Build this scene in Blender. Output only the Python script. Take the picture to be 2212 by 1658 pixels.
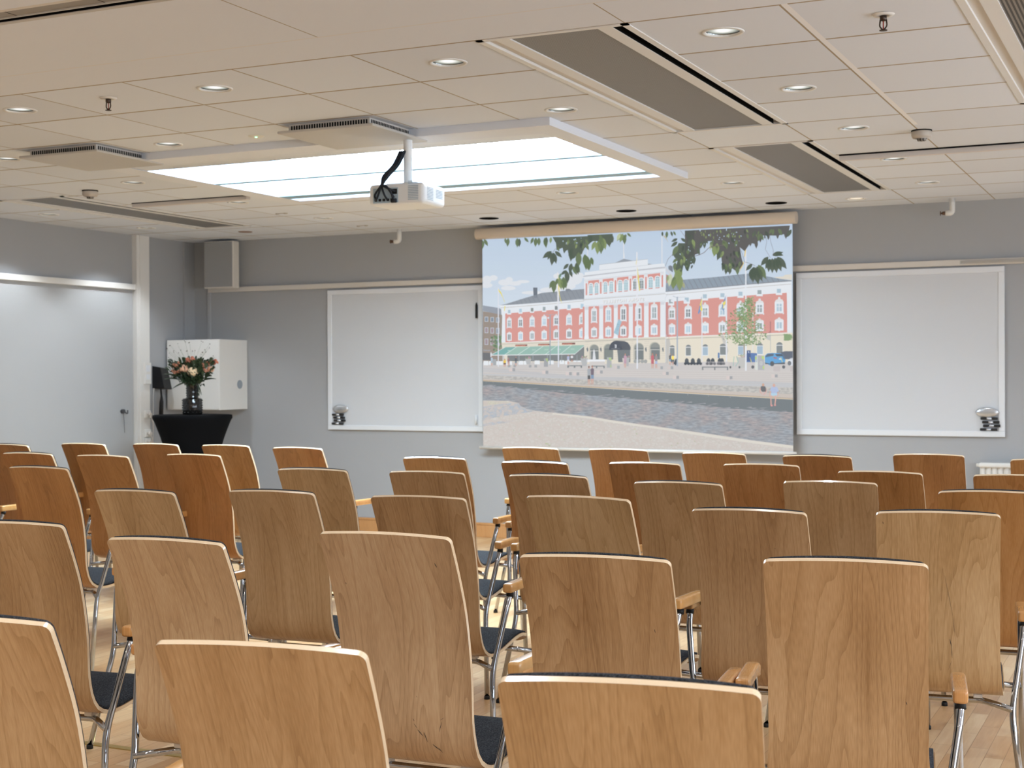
import bpy, bmesh, math, random
from mathutils import Vector, Matrix
random.seed(7)
PI = math.pi
for o in list(bpy.data.objects):
    bpy.data.objects.remove(o)
SC = bpy.context.scene
COL = SC.collection

# ------------------------------------------------------------------ camera
FPX = 3084.685
CR = Vector((0.903643, 0.428263, -0.004447))
CU = Vector((0.001897, 0.006382, 0.999978))
CF = Vector((-0.428281, 0.903632, -0.004954))
CAM = Vector((0, 0, 1.444))
cd = bpy.data.cameras.new('camera')
cam = bpy.data.objects.new('camera', cd)
COL.objects.link(cam)
m = Matrix.Identity(4)
for i in range(3):
    m[i][0] = CR[i]; m[i][1] = CU[i]; m[i][2] = -CF[i]; m[i][3] = CAM[i]
cam.matrix_world = m
cd.sensor_width = 36.0
cd.lens = FPX / 2212 * 36.0
cd.clip_end = 100
cd.dof.use_dof = True
cd.dof.focus_distance = 3.9
cd.dof.aperture_fstop = 10.0
SC.camera = cam

# ------------------------------------------------------------------ world, exposure
SC.view_settings.view_transform = 'Standard'
SC.view_settings.look = 'None'
SC.view_settings.exposure = 0.0
SC.view_settings.gamma = 1.0
SC.view_settings.use_curve_mapping = False
SC.cycles.use_light_tree = False
SC.cycles.max_bounces = 6
SC.cycles.diffuse_bounces = 4
SC.cycles.glossy_bounces = 3
SC.cycles.transmission_bounces = 2
SC.cycles.adaptive_threshold = 0.05
SC.cycles.sample_clamp_indirect = 6.0
w = bpy.data.worlds.new('sky')
SC.world = w
w.use_nodes = True
w.node_tree.nodes['Background'].inputs[0].default_value = (0.75, 0.88, 1.0, 1)
w.node_tree.nodes['Background'].inputs[1].default_value = 1.2

def area(name, loc, rot, sx, sy, power, col):
    l = bpy.data.lights.new(name, 'AREA'); l.shape = 'RECTANGLE'; l.size = sx; l.size_y = sy
    l.energy = power; l.color = col
    o = bpy.data.objects.new(name, l); o.location = loc; o.rotation_euler = rot; COL.objects.link(o)
    return o
# room extents
CEIL = 2.794
XL, XR, YN, YF = -8.985, 3.4, -3.6, 11.532
WIN = [(-2.9, -1.3), (-0.7, 0.9), (1.5, 3.1), (3.7, 5.3), (5.9, 7.5), (8.1, 9.7)]
for i, (a, b) in enumerate(WIN):
    area('daylight', (XR + 0.16, (a + b) / 2, 1.5), (0, math.radians(90), 0), 1.3, b - a, 62, (0.76, 0.87, 1.0))
PANEL_E = 34.0      # luminance of the light panels of the ceiling recess
SPOT_W = 16.0      # each recessed downlight
SPOT_BACK = 52.0   # downlights of the rear half of the room

# ------------------------------------------------------------------ helpers
def srgb(r, g, b):
    def f(c):
        c /= 255.0
        return c / 12.92 if c <= 0.04045 else ((c + 0.055) / 1.055) ** 2.4
    return (f(r), f(g), f(b), 1.0)

def mat(name, col, rough=0.6, metal=0.0, spec=0.5, emit=None, es=1.0, coat=0.0, sheen=0.0):
    m = bpy.data.materials.new(name); m.use_nodes = True
    p = m.node_tree.nodes['Principled BSDF']
    p.inputs['Base Color'].default_value = col
    p.inputs['Roughness'].default_value = rough
    p.inputs['Metallic'].default_value = metal
    p.inputs['Specular IOR Level'].default_value = spec
    p.inputs['Coat Weight'].default_value = coat
    if sheen:
        p.inputs['Sheen Weight'].default_value = sheen
    if emit:
        p.inputs['Emission Color'].default_value = emit
        p.inputs['Emission Strength'].default_value = es
    return m

class NT:
    def __init__(s, m): s.t = m.node_tree; s.p = s.t.nodes['Principled BSDF']
    def n(s, ty, **kw):
        x = s.t.nodes.new(ty)
        for k, v in kw.items():
            if k.startswith('i_'):
                x.inputs[k[2:].replace('_', ' ')].default_value = v
            elif k.startswith('n') and k[1:].isdigit():
                x.inputs[int(k[1:])].default_value = v
            else: setattr(x, k, v)
        return x
    def l(s, a, b): s.t.links.new(a, b)
    def math(s, op, a, b=None, c=None):
        x = s.t.nodes.new('ShaderNodeMath'); x.operation = op
        for i, v in enumerate((a, b, c)):
            if v is None: continue
            if isinstance(v, (int, float)): x.inputs[i].default_value = v
            else: s.l(v, x.inputs[i])
        return x.outputs[0]
    def mix(s, f, a, b, blend='MIX'):
        x = s.t.nodes.new('ShaderNodeMix'); x.data_type = 'RGBA'; x.blend_type = blend
        for i, v in ((0, f), (6, a), (7, b)):
            if isinstance(v, (int, float, tuple)): x.inputs[i].default_value = v
            else: s.l(v, x.inputs[i])
        return x.outputs[2]
    def ramp(s, f, stops):
        x = s.t.nodes.new('ShaderNodeValToRGB')
        e = x.color_ramp.elements
        while len(e) < len(stops): e.new(0.5)
        for i, (p, c) in enumerate(stops): e[i].position = p; e[i].color = c
        s.l(f, x.inputs[0]); return x.outputs[0]

def box(bm, x0, x1, y0, y1, z0, z1, mi=0):
    v = [bm.verts.new((x, y, z)) for x in (x0, x1) for y in (y0, y1) for z in (z0, z1)]
    for f in ((0,1,3,2), (4,6,7,5), (0,4,5,1), (2,3,7,6), (0,2,6,4), (1,5,7,3)):
        fc = bm.faces.new([v[i] for i in f]); fc.material_index = mi
    return v

def obj(name, bm, mats, parent=None, bevel=0, smooth=False, seg=2):
    bmesh.ops.recalc_face_normals(bm, faces=bm.faces)
    me = bpy.data.meshes.new(name); bm.to_mesh(me); bm.free()
    if not isinstance(mats, (list, tuple)): mats = [mats]
    for mm in mats: me.materials.append(mm)
    if smooth:
        for p in me.polygons: p.use_smooth = True
    o = bpy.data.objects.new(name, me); COL.objects.link(o)
    if parent: o.parent = parent
    if bevel:
        b = o.modifiers.new('bevel', 'BEVEL'); b.width = bevel; b.segments = seg; b.limit_method = 'ANGLE'
        b.angle_limit = math.radians(40); b.harden_normals = False
    return o

def thing(name, label, cat, loc=(0, 0, 0), rz=0.0, group=None):
    o = bpy.data.objects.new(name, None); COL.objects.link(o)
    o.empty_display_size = 0.1
    o.location = loc; o.rotation_euler = (0, 0, rz); o['label'] = label; o['category'] = cat
    if group: o['group'] = group
    return o
def tag(o, label, cat, group=None):
    o['label'] = label; o['category'] = cat
    if group: o['group'] = group
    return o
def struct(o, label=None):
    o['kind'] = 'structure'
    if label: o['label'] = label
    return o

def catmull(P, n):
    out = []
    P = [Vector(p) for p in P]
    Q = [P[0] * 2 - P[1]] + P + [P[-1] * 2 - P[-2]]
    for i in range(1, len(Q) - 2):
        a, b, c, d = Q[i-1], Q[i], Q[i+1], Q[i+2]
        for k in range(n):
            t = k / n
            out.append(0.5 * ((2*b) + (c-a)*t + (2*a-5*b+4*c-d)*t*t + (3*b-a-3*c+d)*t**3))
    out.append(P[-1].copy()); return out

def fillet(P, r, n=5):
    P = [Vector(p) for p in P]; out = [P[0]]
    for i in range(1, len(P) - 1):
        a, b, c = P[i-1], P[i], P[i+1]
        u = (a - b); v = (c - b); rr = min(r, u.length * .45, v.length * .45)
        p0 = b + u.normalized() * rr; p1 = b + v.normalized() * rr
        for k in range(n + 1):
            t = k / n; out.append((1-t)**2 * p0 + 2*t*(1-t) * b + t*t * p1)
    out.append(P[-1]); return out

def tube(bm, P, r, n=10, cap=True, mi=0, rend=None):
    P = [Vector(p) for p in P]; rings = []; up = None
    for i, p in enumerate(P):
        d = (P[min(i+1, len(P)-1)] - P[max(i-1, 0)]).normalized()
        if up is None:
            up = Vector((0, 0, 1)) if abs(d.z) < 0.9 else Vector((1, 0, 0))
        a = d.cross(up).normalized(); b = a.cross(d).normalized(); up = b
        rr = r if rend is None else r + (rend - r) * i / (len(P) - 1)
        rings.append([bm.verts.new(p + a * math.cos(2*PI*k/n) * rr + b * math.sin(2*PI*k/n) * rr) for k in range(n)])
    for i in range(len(rings) - 1):
        for k in range(n):
            f = bm.faces.new((rings[i][k], rings[i][(k+1) % n], rings[i+1][(k+1) % n], rings[i+1][k]))
            f.material_index = mi; f.smooth = True
    if cap:
        for q in (rings[0], rings[-1]):
            f = bm.faces.new(q); f.material_index = mi

def lathe(bm, prof, c=(0, 0, 0), n=28, mi=0, cap0=False, cap1=False, smooth=True):
    rings = []
    for (r, z) in prof:
        rings.append([bm.verts.new((c[0] + r*math.cos(2*PI*k/n), c[1] + r*math.sin(2*PI*k/n), c[2] + z)) for k in range(n)])
    for i in range(len(rings) - 1):
        for k in range(n):
            f = bm.faces.new((rings[i][k], rings[i][(k+1) % n], rings[i+1][(k+1) % n], rings[i+1][k]))
            f.material_index = mi; f.smooth = smooth
    if cap0: bm.faces.new(rings[0]).material_index = mi
    if cap1: bm.faces.new(rings[-1]).material_index = mi

def copy_tree(o, parent=None):
    c = o.copy(); COL.objects.link(c); c.parent = parent
    for ch in list(o.children):
        copy_tree(ch, c)
    return c

# ------------------------------------------------------------------ materials
M = {}
M['white'] = mat('white_paint', srgb(226, 224, 220), 0.45)
M['trimwhite'] = mat('off_white_trim', srgb(214, 208, 200), 0.5)
M['black'] = mat('black_plastic', srgb(22, 22, 24), 0.5)
M['slot'] = mat('dark_slot', srgb(14, 13, 12), 0.9, spec=0.1)
M['chrome'] = mat('chrome', srgb(176, 178, 182), 0.06, 1.0)
M['rubber'] = mat('black_rubber', srgb(20, 20, 20), 0.7)
M['alu'] = mat('brushed_aluminium', srgb(200, 198, 194), 0.35, 0.9)
M['brass'] = mat('brass_strip', srgb(190, 170, 110), 0.3, 0.9)
M['plate'] = mat('plate_grey_white', srgb(196, 192, 186), .45)
M['taupe'] = mat('pale_batten', srgb(214, 206, 200), 0.6)

def wall_mat(name, c, sc=60):
    m = mat(name, c, 0.75, spec=0.3); t = NT(m)
    tc = t.n('ShaderNodeTexCoord'); nz = t.n('ShaderNodeTexNoise', i_Scale=sc, i_Detail=4.0)
    t.l(tc.outputs['Object'], nz.inputs['Vector'])
    bp = t.n('ShaderNodeBump', i_Strength=0.05, i_Distance=0.004)
    t.l(nz.outputs[0], bp.inputs['Height']); t.l(bp.outputs[0], t.p.inputs['Normal'])
    return m
M['wall'] = wall_mat('grey_painted_wall', srgb(168, 169, 171))
M['wall_light'] = wall_mat('light_grey_wall', srgb(176, 177, 178))
M['wall_back'] = wall_mat('warm_white_wall', srgb(205, 198, 188))

def ceiling_mat(tiled):
    m = mat('ceiling_tiles' if tiled else 'plasterboard_ceiling', srgb(226, 222, 217), 0.85, spec=0.2); t = NT(m)
    g = t.n('ShaderNodeNewGeometry'); s = t.n('ShaderNodeSeparateXYZ'); t.l(g.outputs['Position'], s.inputs[0])
    x, y = s.outputs[0], s.outputs[1]
    base = srgb(226, 229, 236); line = srgb(168, 152, 130)
    def near(v, o, p, hw):
        q = t.math('DIVIDE', t.math('SUBTRACT', v, o), p)
        fr = t.math('ABSOLUTE', t.math('SUBTRACT', q, t.math('ROUND', q)))
        return t.math('LESS_THAN', fr, hw / p)
    if tiled:
        lx = near(x, -1.345, 0.6095, 0.0042); ly = near(y, 5.125, 0.606, 0.0085)
        ln = t.math('MAXIMUM', lx, ly)
        bar = t.math('MULTIPLY', t.math('LESS_THAN', t.math('ABSOLUTE', t.math('SUBTRACT', x, -1.327)), 0.012), t.math('LESS_THAN', y, 7.9))
        cx = t.math('FLOOR', t.math('DIVIDE', t.math('SUBTRACT', x, -1.345), 0.6095))
        cy = t.math('FLOOR', t.math('DIVIDE', t.math('SUBTRACT', y, 5.125), 0.606))
        cb = t.n('ShaderNodeCombineXYZ'); t.l(cx, cb.inputs[0]); t.l(cy, cb.inputs[1])
        wn = t.n('ShaderNodeTexWhiteNoise'); t.l(cb.outputs[0], wn.inputs['Vector'])
        c1 = t.mix(wn.outputs['Value'], srgb(226, 231, 240), srgb(219, 223, 231))
        t.l(t.mix(bar, t.mix(ln, c1, line), srgb(238, 238, 240)), t.p.inputs['Base Color'])
        bp = t.n('ShaderNodeBump', i_Strength=0.6, i_Distance=0.01); bp.invert = True
        t.l(ln, bp.inputs['Height']); t.l(bp.outputs[0], t.p.inputs['Normal'])
    else:
        l1 = t.math('LESS_THAN', t.math('ABSOLUTE', t.math('SUBTRACT', y, 4.80)), 0.006)
        l2 = t.math('MULTIPLY', t.math('LESS_THAN', t.math('ABSOLUTE', t.math('SUBTRACT', x, -3.12)), 0.003), t.math('LESS_THAN', y, 4.80))
        l3 = t.math('MULTIPLY', t.math('LESS_THAN', t.math('ABSOLUTE', t.math('SUBTRACT', x, -1.945)), 0.003), t.math('GREATER_THAN', y, 4.80))
        a = t.mix(t.math('MAXIMUM', l2, l3), base, srgb(172, 158, 138))
        t.l(t.mix(l1, a, srgb(226, 224, 224)), t.p.inputs['Base Color'])
    return m
M['ceil_t'] = ceiling_mat(True); M['ceil_p'] = ceiling_mat(False)

def floor_mat():
    m = mat('beech_parquet', srgb(200, 160, 115), 0.28, spec=0.5); t = NT(m)
    g = t.n('ShaderNodeNewGeometry'); s = t.n('ShaderNodeSeparateXYZ'); t.l(g.outputs['Position'], s.inputs[0])
    cb = t.n('ShaderNodeCombineXYZ'); t.l(s.outputs[1], cb.inputs[0]); t.l(s.outputs[0], cb.inputs[1])
    br = t.n('ShaderNodeTexBrick', i_Scale=1.0, i_Mortar_Size=0.0012, i_Brick_Width=0.36, i_Row_Height=0.07, i_Bias=0.0)
    br.offset = 0.37; br.offset_frequency = 2
    br.inputs['Color1'].default_value = (0, 0, 0, 1); br.inputs['Color2'].default_value = (1, 1, 1, 1); br.inputs['Mortar'].default_value = (.2, .2, .2, 1)
    t.l(cb.outputs[0], br.inputs['Vector'])
    mp = t.n('ShaderNodeMapping'); mp.inputs['Scale'].default_value = (60, 5, 1)
    t.l(g.outputs['Position'], mp.inputs[0])
    nz = t.n('ShaderNodeTexNoise', i_Scale=1.0, i_Detail=5.0, i_Distortion=0.6); t.l(mp.outputs[0], nz.inputs['Vector'])
    v = t.math('ADD', t.math('MULTIPLY', br.outputs['Color'], 0.5), t.math('MULTIPLY', nz.outputs[0], 0.55))
    c = t.ramp(v, [(0.1, srgb(182, 138, 92)), (0.40, srgb(202, 162, 116)), (0.7, srgb(214, 182, 140)), (1.0, srgb(230, 206, 170))])
    c = t.mix(br.outputs['Fac'], c, srgb(160, 118, 78))
    t.l(c, t.p.inputs['Base Color'])
    return m
M['floor'] = floor_mat()

def veneer(name, cols, contrast=1.0, coat=0.25, rough=0.38, scale=1.0, uv=True):
    m = mat(name, cols[1], rough, spec=0.5, coat=coat); t = NT(m)
    m.node_tree.nodes['Principled BSDF'].inputs['Coat Roughness'].default_value = 0.25
    tc = t.n('ShaderNodeTexCoord'); oi = t.n('ShaderNodeObjectInfo')
    off = t.n('ShaderNodeCombineXYZ')
    r1 = t.math('MULTIPLY', oi.outputs['Random'], 37.0); r2 = t.math('MULTIPLY', oi.outputs['Random'], 91.0)
    t.l(r1, off.inputs[0]); t.l(r2, off.inputs[1]); t.l(r1, off.inputs[2])
    ad = t.n('ShaderNodeVectorMath', operation='ADD')
    t.l(tc.outputs['UV' if uv else 'Object'], ad.inputs[0]); t.l(off.outputs[0], ad.inputs[1])
    # broad figure: contour bands of a stretched noise field = cathedral grain
    mp = t.n('ShaderNodeMapping'); mp.inputs['Scale'].default_value = (6.5*scale, 0.62*scale, 1)
    t.l(ad.outputs[0], mp.inputs[0])
    n1 = t.n('ShaderNodeTexNoise', i_Scale=1.0, i_Detail=2.6, i_Roughness=0.42, i_Distortion=0.25); t.l(mp.outputs[0], n1.inputs['Vector'])
    band = t.math('FRACT', t.math('MULTIPLY', n1.outputs[0], 24.0))
    band = t.math('POWER', band, 3.5)
    # soft large tone
    mp2 = t.n('ShaderNodeMapping'); mp2.inputs['Scale'].default_value = (9*scale, 1.6*scale, 1); t.l(ad.outputs[0], mp2.inputs[0])
    n2 = t.n('ShaderNodeTexNoise', i_Scale=1.0, i_Detail=1.5, i_Roughness=0.5); t.l(mp2.outputs[0], n2.inputs['Vector'])
    # fine fibre
    mp3 = t.n('ShaderNodeMapping'); mp3.inputs['Scale'].default_value = (420*scale, 38*scale, 1); t.l(ad.outputs[0], mp3.inputs[0])
    n3 = t.n('ShaderNodeTexNoise', i_Scale=1.0, i_Detail=0.0); t.l(mp3.outputs[0], n3.inputs['Vector'])
    v = t.math('ADD', t.math('MULTIPLY', n2.outputs[0], 0.55), t.math('MULTIPLY', n3.outputs[0], 0.25))
    v = t.math('ADD', v, t.math('MULTIPLY', band, -0.17 * contrast))
    v = t.math('ADD', v, t.math('MULTIPLY', t.math('SUBTRACT', oi.outputs['Random'], 0.5), 0.06))
    c = t.ramp(v, [(0.08, cols[0]), (0.36, cols[1]), (0.62, cols[2])])
    hs = t.n('ShaderNodeHueSaturation')
    t.l(c, hs.inputs['Color'])
    t.l(t.math('ADD', 0.497, t.math('MULTIPLY', oi.outputs['Random'], 0.007)), hs.inputs['Hue'])
    t.l(t.math('ADD', 0.94, t.math('MULTIPLY', t.math('FRACT', r2), 0.12)), hs.inputs['Value'])
    t.l(hs.outputs[0], t.p.inputs['Base Color'])
    return m
M['veneer'] = veneer('beech_veneer', [srgb(136, 100, 62), srgb(169, 133, 93), srgb(190, 157, 118)])
M['veneer_pale'] = veneer('pale_beech_veneer', [srgb(150, 116, 82), srgb(182, 149, 112), srgb(202, 174, 138)])
M['veneer_far_shade'] = veneer('beech_veneer_far_shade', [srgb(136, 88, 46), srgb(168, 115, 65), srgb(186, 136, 86)])  # beech again, with the far rows' deeper light put into its colour
M['scuff'] = mat('dark_scuff', srgb(50, 46, 44), .7)
M['armwood'] = veneer('lacquered_beech', [srgb(176, 120, 62), srgb(205, 150, 90), srgb(220, 170, 112)], 0.3, 0.6, 0.22, uv=False)
M['basewood'] = veneer('beech_skirting', [srgb(150, 98, 55), srgb(190, 136, 86), srgb(205, 155, 105)], 0.3, 0.3, 0.35, uv=False)
M['plyedge'] = mat('plywood_edge', srgb(232, 208, 176), 0.22, coat=0.9)
t = NT(M['plyedge'])
_tc = t.n('ShaderNodeTexCoord'); _s = t.n('ShaderNodeSeparateXYZ'); t.l(_tc.outputs['UV'], _s.inputs[0])
_f = t.math('FRACT', t.math('MULTIPLY', _s.outputs[0], 4.0))
t.l(t.ramp(_f, [(0.0, srgb(240, 220, 190)), (0.62, srgb(234, 210, 176)), (0.8, srgb(198, 162, 120))]), t.p.inputs['Base Color'])

def fabric(name, c0, c1):
    m = mat(name, c0, 0.95, spec=0.15, sheen=0.06); t = NT(m)
    t.p.inputs['Sheen Tint'].default_value = srgb(150, 175, 205); t.p.inputs['Sheen Roughness'].default_value = 0.45
    tc = t.n('ShaderNodeTexCoord'); nz = t.n('ShaderNodeTexNoise', i_Scale=230.0, i_Detail=3.0, i_Roughness=0.8)
    t.l(tc.outputs['Object'], nz.inputs['Vector'])
    t.l(t.ramp(nz.outputs[0], [(0.42, c0), (0.72, c1)]), t.p.inputs['Base Color'])
    bp = t.n('ShaderNodeBump', i_Strength=0.5, i_Distance=0.002)
    t.l(nz.outputs[0], bp.inputs['Height']); t.l(bp.outputs[0], t.p.inputs['Normal'])
    return m
M['wool'] = fabric('charcoal_wool', srgb(27, 27, 29), srgb(78, 80, 85))
M['spandex'] = mat('black_stretch_cloth', srgb(7, 8, 11), 0.85, spec=0.12)
M['board'] = mat('whiteboard_enamel', srgb(210, 213, 218), 0.22, spec=0.5)
M['frame_w'] = mat('whiteboard_frame', srgb(226, 229, 234), 0.35)
M['casing'] = mat('beige_screen_casing', srgb(212, 198, 182), 0.5)
M['reflector'] = mat('spotlight_reflector', srgb(120, 122, 120), 0.18, 0.85)
M['lamp'] = mat('lamp_glow', srgb(250, 250, 240), 0.5, emit=(0.90, 0.96, 0.90, 1), es=1.0)
t = NT(M['lamp']); _tc = t.n('ShaderNodeTexCoord'); _s = t.n('ShaderNodeVectorMath', operation='LENGTH'); t.l(_tc.outputs['Object'], _s.inputs[0])
t.l(t.ramp(_s.outputs['Value'], [(.018, (1, 1, 1, 1)), (.045, (.42, .46, .42, 1)), (.068, (.05, .06, .055, 1))]), t.p.inputs['Emission Color']); t.p.inputs['Base Color'].default_value = srgb(90, 92, 90)
M['lamp_warm'] = mat('warm_lamp_glow', srgb(250, 240, 220), 0.5, emit=(1.0, 0.86, 0.68, 1), es=1.2)

# ------------------------------------------------------------------ room shell
bm = bmesh.new(); box(bm, XL - .2, XR + .2, YN - .2, YF + .2, -0.12, 0.0)
struct(obj('floor', bm, M['floor']), 'pale beech parquet floor laid in short staggered strips')
bm = bmesh.new(); box(bm, XL - .2, XR + .2, YF, YF + .2, 0, CEIL + .5)
struct(obj('wall_front', bm, M['wall']), 'grey end wall carrying the whiteboards and screen')
bm = bmesh.new(); box(bm, XL - .2, XL, YN, YF, 0, CEIL + .5)
struct(obj('wall_left', bm, M['wall']), 'grey side wall on the left')
bm = bmesh.new(); box(bm, XL, XL + .012, YN + .01, 10.61, 0.13, 2.275)  # thin sheet, slightly lighter grey than the wall above
struct(obj('trim_1', bm, M['wall_light']), 'lighter grey left wall surface under the picture rail')
bm = bmesh.new(); box(bm, XL - .2, XR + .2, YN - .2, YN, 0, CEIL + .5)
struct(obj('wall_rear', bm, M['wall_back']))
# right wall with window openings
bm = bmesh.new(); ys = [YN] + [q for ab in WIN for q in ab] + [YF]
for i in range(0, len(ys), 2):
    box(bm, XR, XR + .2, ys[i], ys[i+1], 0, CEIL + .5)
for a, b in WIN:
    box(bm, XR, XR + .2, a, b, 0, .85); box(bm, XR, XR + .2, a, b, 2.15, CEIL + .5)
struct(obj('wall_right', bm, M['wall_back']))
for i, (a, b) in enumerate(WIN):
    bm = bmesh.new()
    for q in (a, (a + b) / 2 - .02, b - .04): box(bm, XR + .02, XR + .08, q, q + .04, .85, 2.15)
    for q in (.85, 2.11): box(bm, XR + .02, XR + .08, a, b, q, q + .04)
    struct(obj('window_%d' % (i + 1), bm, M['white']))

# recesses and ceiling
SKY = (-5.95, -3.13, 7.02, 8.90)       # opening of the light recess
BEAMS = [(-2.585, -1.935, 5.125, 7.55), (-2.57, -1.95, 8.155, 10.56), (-8.12, -7.5, 8.10, 10.45), (-0.755, -0.105, 4.2, 7.52)]
NEARB = (-8.0, -2.4, 3.93, 4.09)
LIGHTS = [(-6.53,5.43),(-5.30,5.43),(-4.10,5.43),(-2.87,5.43),(-1.65,5.43),
          (-6.545,6.595),(-5.315,6.60),(-2.868,6.645),(-1.655,6.65),
          (-6.57,7.78),(-1.65,7.85),
          (-8.457,8.975),(-6.60,9.026),(-1.662,9.085),
          (-5.367,9.665),(-4.119,9.66),(-2.885,9.70),
          (-8.445,10.175),(-6.615,10.245),(-1.655,10.305),(-2.294,11.0)]
DARK = [(-5.376,10.90),(-4.142,10.93),(-2.91,10.975)]
EXTRA = [(x, y) for y in (-2.2, -0.6, 1.0, 2.4) for x in (-6.6, -4.2, -1.7, 1.4)] + [(0.9, 5.4), (0.9, 7.85), (0.9, 10.3)]
HOLES = [SKY] + BEAMS + [NEARB]
R_H = 0.072; HS = 0.10
sq = [(x - HS, x + HS, y - HS, y + HS) for x, y in LIGHTS + DARK + EXTRA]
rects = HOLES + sq
# every hole is a rectangle; strips between sorted edges keep the mesh exact
ysets = sorted(set([YN, YF, 5.12] + [v for r in rects for v in r[2:]]))
bm = bmesh.new()
for j in range(len(ysets) - 1):
    y0, y1 = ysets[j], ysets[j+1]; ym = (y0 + y1) / 2
    cuts = sorted([(r[0], r[1]) for r in rects if r[2] < ym < r[3]])
    x = XL
    for a, b in cuts + [(XR, XR)]:
        if a > x + 1e-6:
            f = bm.faces.new([bm.verts.new(p) for p in ((x, y0, CEIL), (a, y0, CEIL), (a, y1, CEIL), (x, y1, CEIL))])
            f.material_index = 0 if ym > 5.12 else 1
        x = max(x, b)
N = 32
for (x0, x1, y0, y1) in sq:
    cx, cy = (x0 + x1) / 2, (y0 + y1) / 2
    inn, out = [], []
    for k in range(N):
        a = 2*PI*k/N; c, s_ = math.cos(a), math.sin(a); mx = max(abs(c), abs(s_))
        inn.append(bm.verts.new((cx + R_H*c, cy + R_H*s_, CEIL))); out.append(bm.verts.new((cx + HS*c/mx, cy + HS*s_/mx, CEIL)))
    for k in range(N):
        f = bm.faces.new((inn[k], inn[(k+1) % N], out[(k+1) % N], out[k])); f.material_index = 0 if cy > 5.12 else 1
me = bpy.data.meshes.new('ceiling'); bm.to_mesh(me); bm.free()
me.materials.append(M['ceil_t']); me.materials.append(M['ceil_p'])
ceil = bpy.data.objects.new('ceiling', me); COL.objects.link(ceil)
struct(ceil, 'suspended ceiling of square off-white tiles')
bm = bmesh.new(); box(bm, XL - .2, XR + .2, YN - .2, YF + .2, CEIL + .5, CEIL + .6)
struct(obj('roof', bm, M['wall_back']))

# steps where the ceiling drops, left and right of the light recess
bm = bmesh.new(); box(bm, -1.93, XR - .005, 8.765, 8.80, CEIL - .036, CEIL - .001); box(bm, -1.93, XR - .005, 8.752, 8.765, CEIL - .008, CEIL - .001, 1)
struct(obj('trim_2', bm, [M['taupe'], M['slot']]), 'narrow pale ceiling batten right of the light recess')
bm = bmesh.new(); box(bm, -7.35, -6.28, 8.69, 8.74, CEIL - .032, CEIL - .001); box(bm, -7.35, -6.28, 8.684, 8.69, CEIL - .006, CEIL - .001, 1)
struct(obj('trim_3', bm, [M['taupe'], M['slot']]), 'narrow pale ceiling batten left of the light recess')
# white post on the left wall
bm = bmesh.new(); box(bm, XL, XL + .055, 10.62, 10.80, 0, CEIL - .001); box(bm, XL + .055, XL + .062, 10.66, 10.665, 0, CEIL - .002)
struct(obj('trim_4', bm, M['white']), 'white vertical cable post on the left wall')
bm = bmesh.new(); box(bm, XL + .012, XL + .045, YN + .01, 10.62, 2.275, 2.330)
struct(obj('trim_5', bm, M['white'], bevel=.006), 'white picture rail on the left wall')
bm = bmesh.new(); box(bm, -8.78, XR - .01, YF - .035, YF - .001, 2.292, 2.338)
box(bm, -1.60, XR - .012, YF - .042, YF - .034, 2.300, 2.330, 1)
struct(obj('trim_6', bm, [M['trimwhite'], M['alu']], bevel=.006), 'white picture rail on the end wall')
bm = bmesh.new(); box(bm, -8.795, -8.765, YF - .02, YF - .001, 1.82, 2.292)
struct(obj('trim_7', bm, M['wall_light']), 'grey cable duct above the white cabinet')
bm = bmesh.new(); box(bm, XL, XL + .02, 11.37, YF, 0.13, CEIL - .002)
struct(obj('trim_8', bm, M['wall']), 'grey corner batten')
bm = bmesh.new()
box(bm, XL + .07, XR - .001, YF - .018, YF - .001, 0, .118); box(bm, XL + .07, XR - .001, YF - .024, YF - .001, .112, .132)
struct(obj('baseboard_front', bm, M['basewood'], bevel=.003), 'beech skirting board along the end wall')
bm = bmesh.new(); box(bm, XL + .001, XL + .018, YN + .01, 10.61, 0, .13)
struct(obj('baseboard_left', bm, M['basewood'], bevel=.003))
bm = bmesh.new(); box(bm, XL + .03, XR - .03, 4.365, 4.40, 0.0005, .004)
struct(obj('trim_9', bm, M['brass']), 'flat brass joint strip across the parquet')

# ------------------------------------------------------------------ light recess with luminous panels
x0, x1, y0, y1 = SKY
OX0, OX1, OY0, OY1 = -6.12, -3.0, 6.80, 9.07
zt = CEIL + .24
root = thing('ceiling_light_panel', 'large glowing rectangular light recess with beige frame in the ceiling', 'ceiling light', ((x0+x1)/2, (y0+y1)/2, CEIL))
def rel(bm_):
    bmesh.ops.translate(bm_, verts=bm_.verts, vec=(-(x0+x1)/2, -(y0+y1)/2, -CEIL)); return bm_
bm = bmesh.new()
zb = CEIL - .042
box(bm, OX0, OX1, OY0, y0, zb, CEIL + .0); box(bm, OX0, OX1, y1, OY1, zb, CEIL + .0)
box(bm, OX0, x0, y0, y1, zb, CEIL + .0); box(bm, x1, OX1, y0, y1, zb, CEIL + .0)
fr = obj('frame', rel(bm), M['ceil_p'], root); fr['label'] = 'beige lip around the opening'
bm = bmesh.new()
e = .003
for f in (((x0+e,y0+e),(x1-e,y0+e)), ((x1-e,y0+e),(x1-e,y1-e)), ((x1-e,y1-e),(x0+e,y1-e)), ((x0+e,y1-e),(x0+e,y0+e))):
    (a, b), (c, d) = f
    bm.faces.new([bm.verts.new(p) for p in ((a, b, CEIL - .041), (c, d, CEIL - .041), (c, d, zt), (a, b, zt))])
obj('recess_lining', rel(bm), mat('lining_enamel', srgb(150, 158, 176), 0.5), root)
glow = mat('luminous_panel', srgb(250, 252, 255), 0.6, emit=(0.74, 0.90, 1.0, 1), es=PANEL_E)
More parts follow.
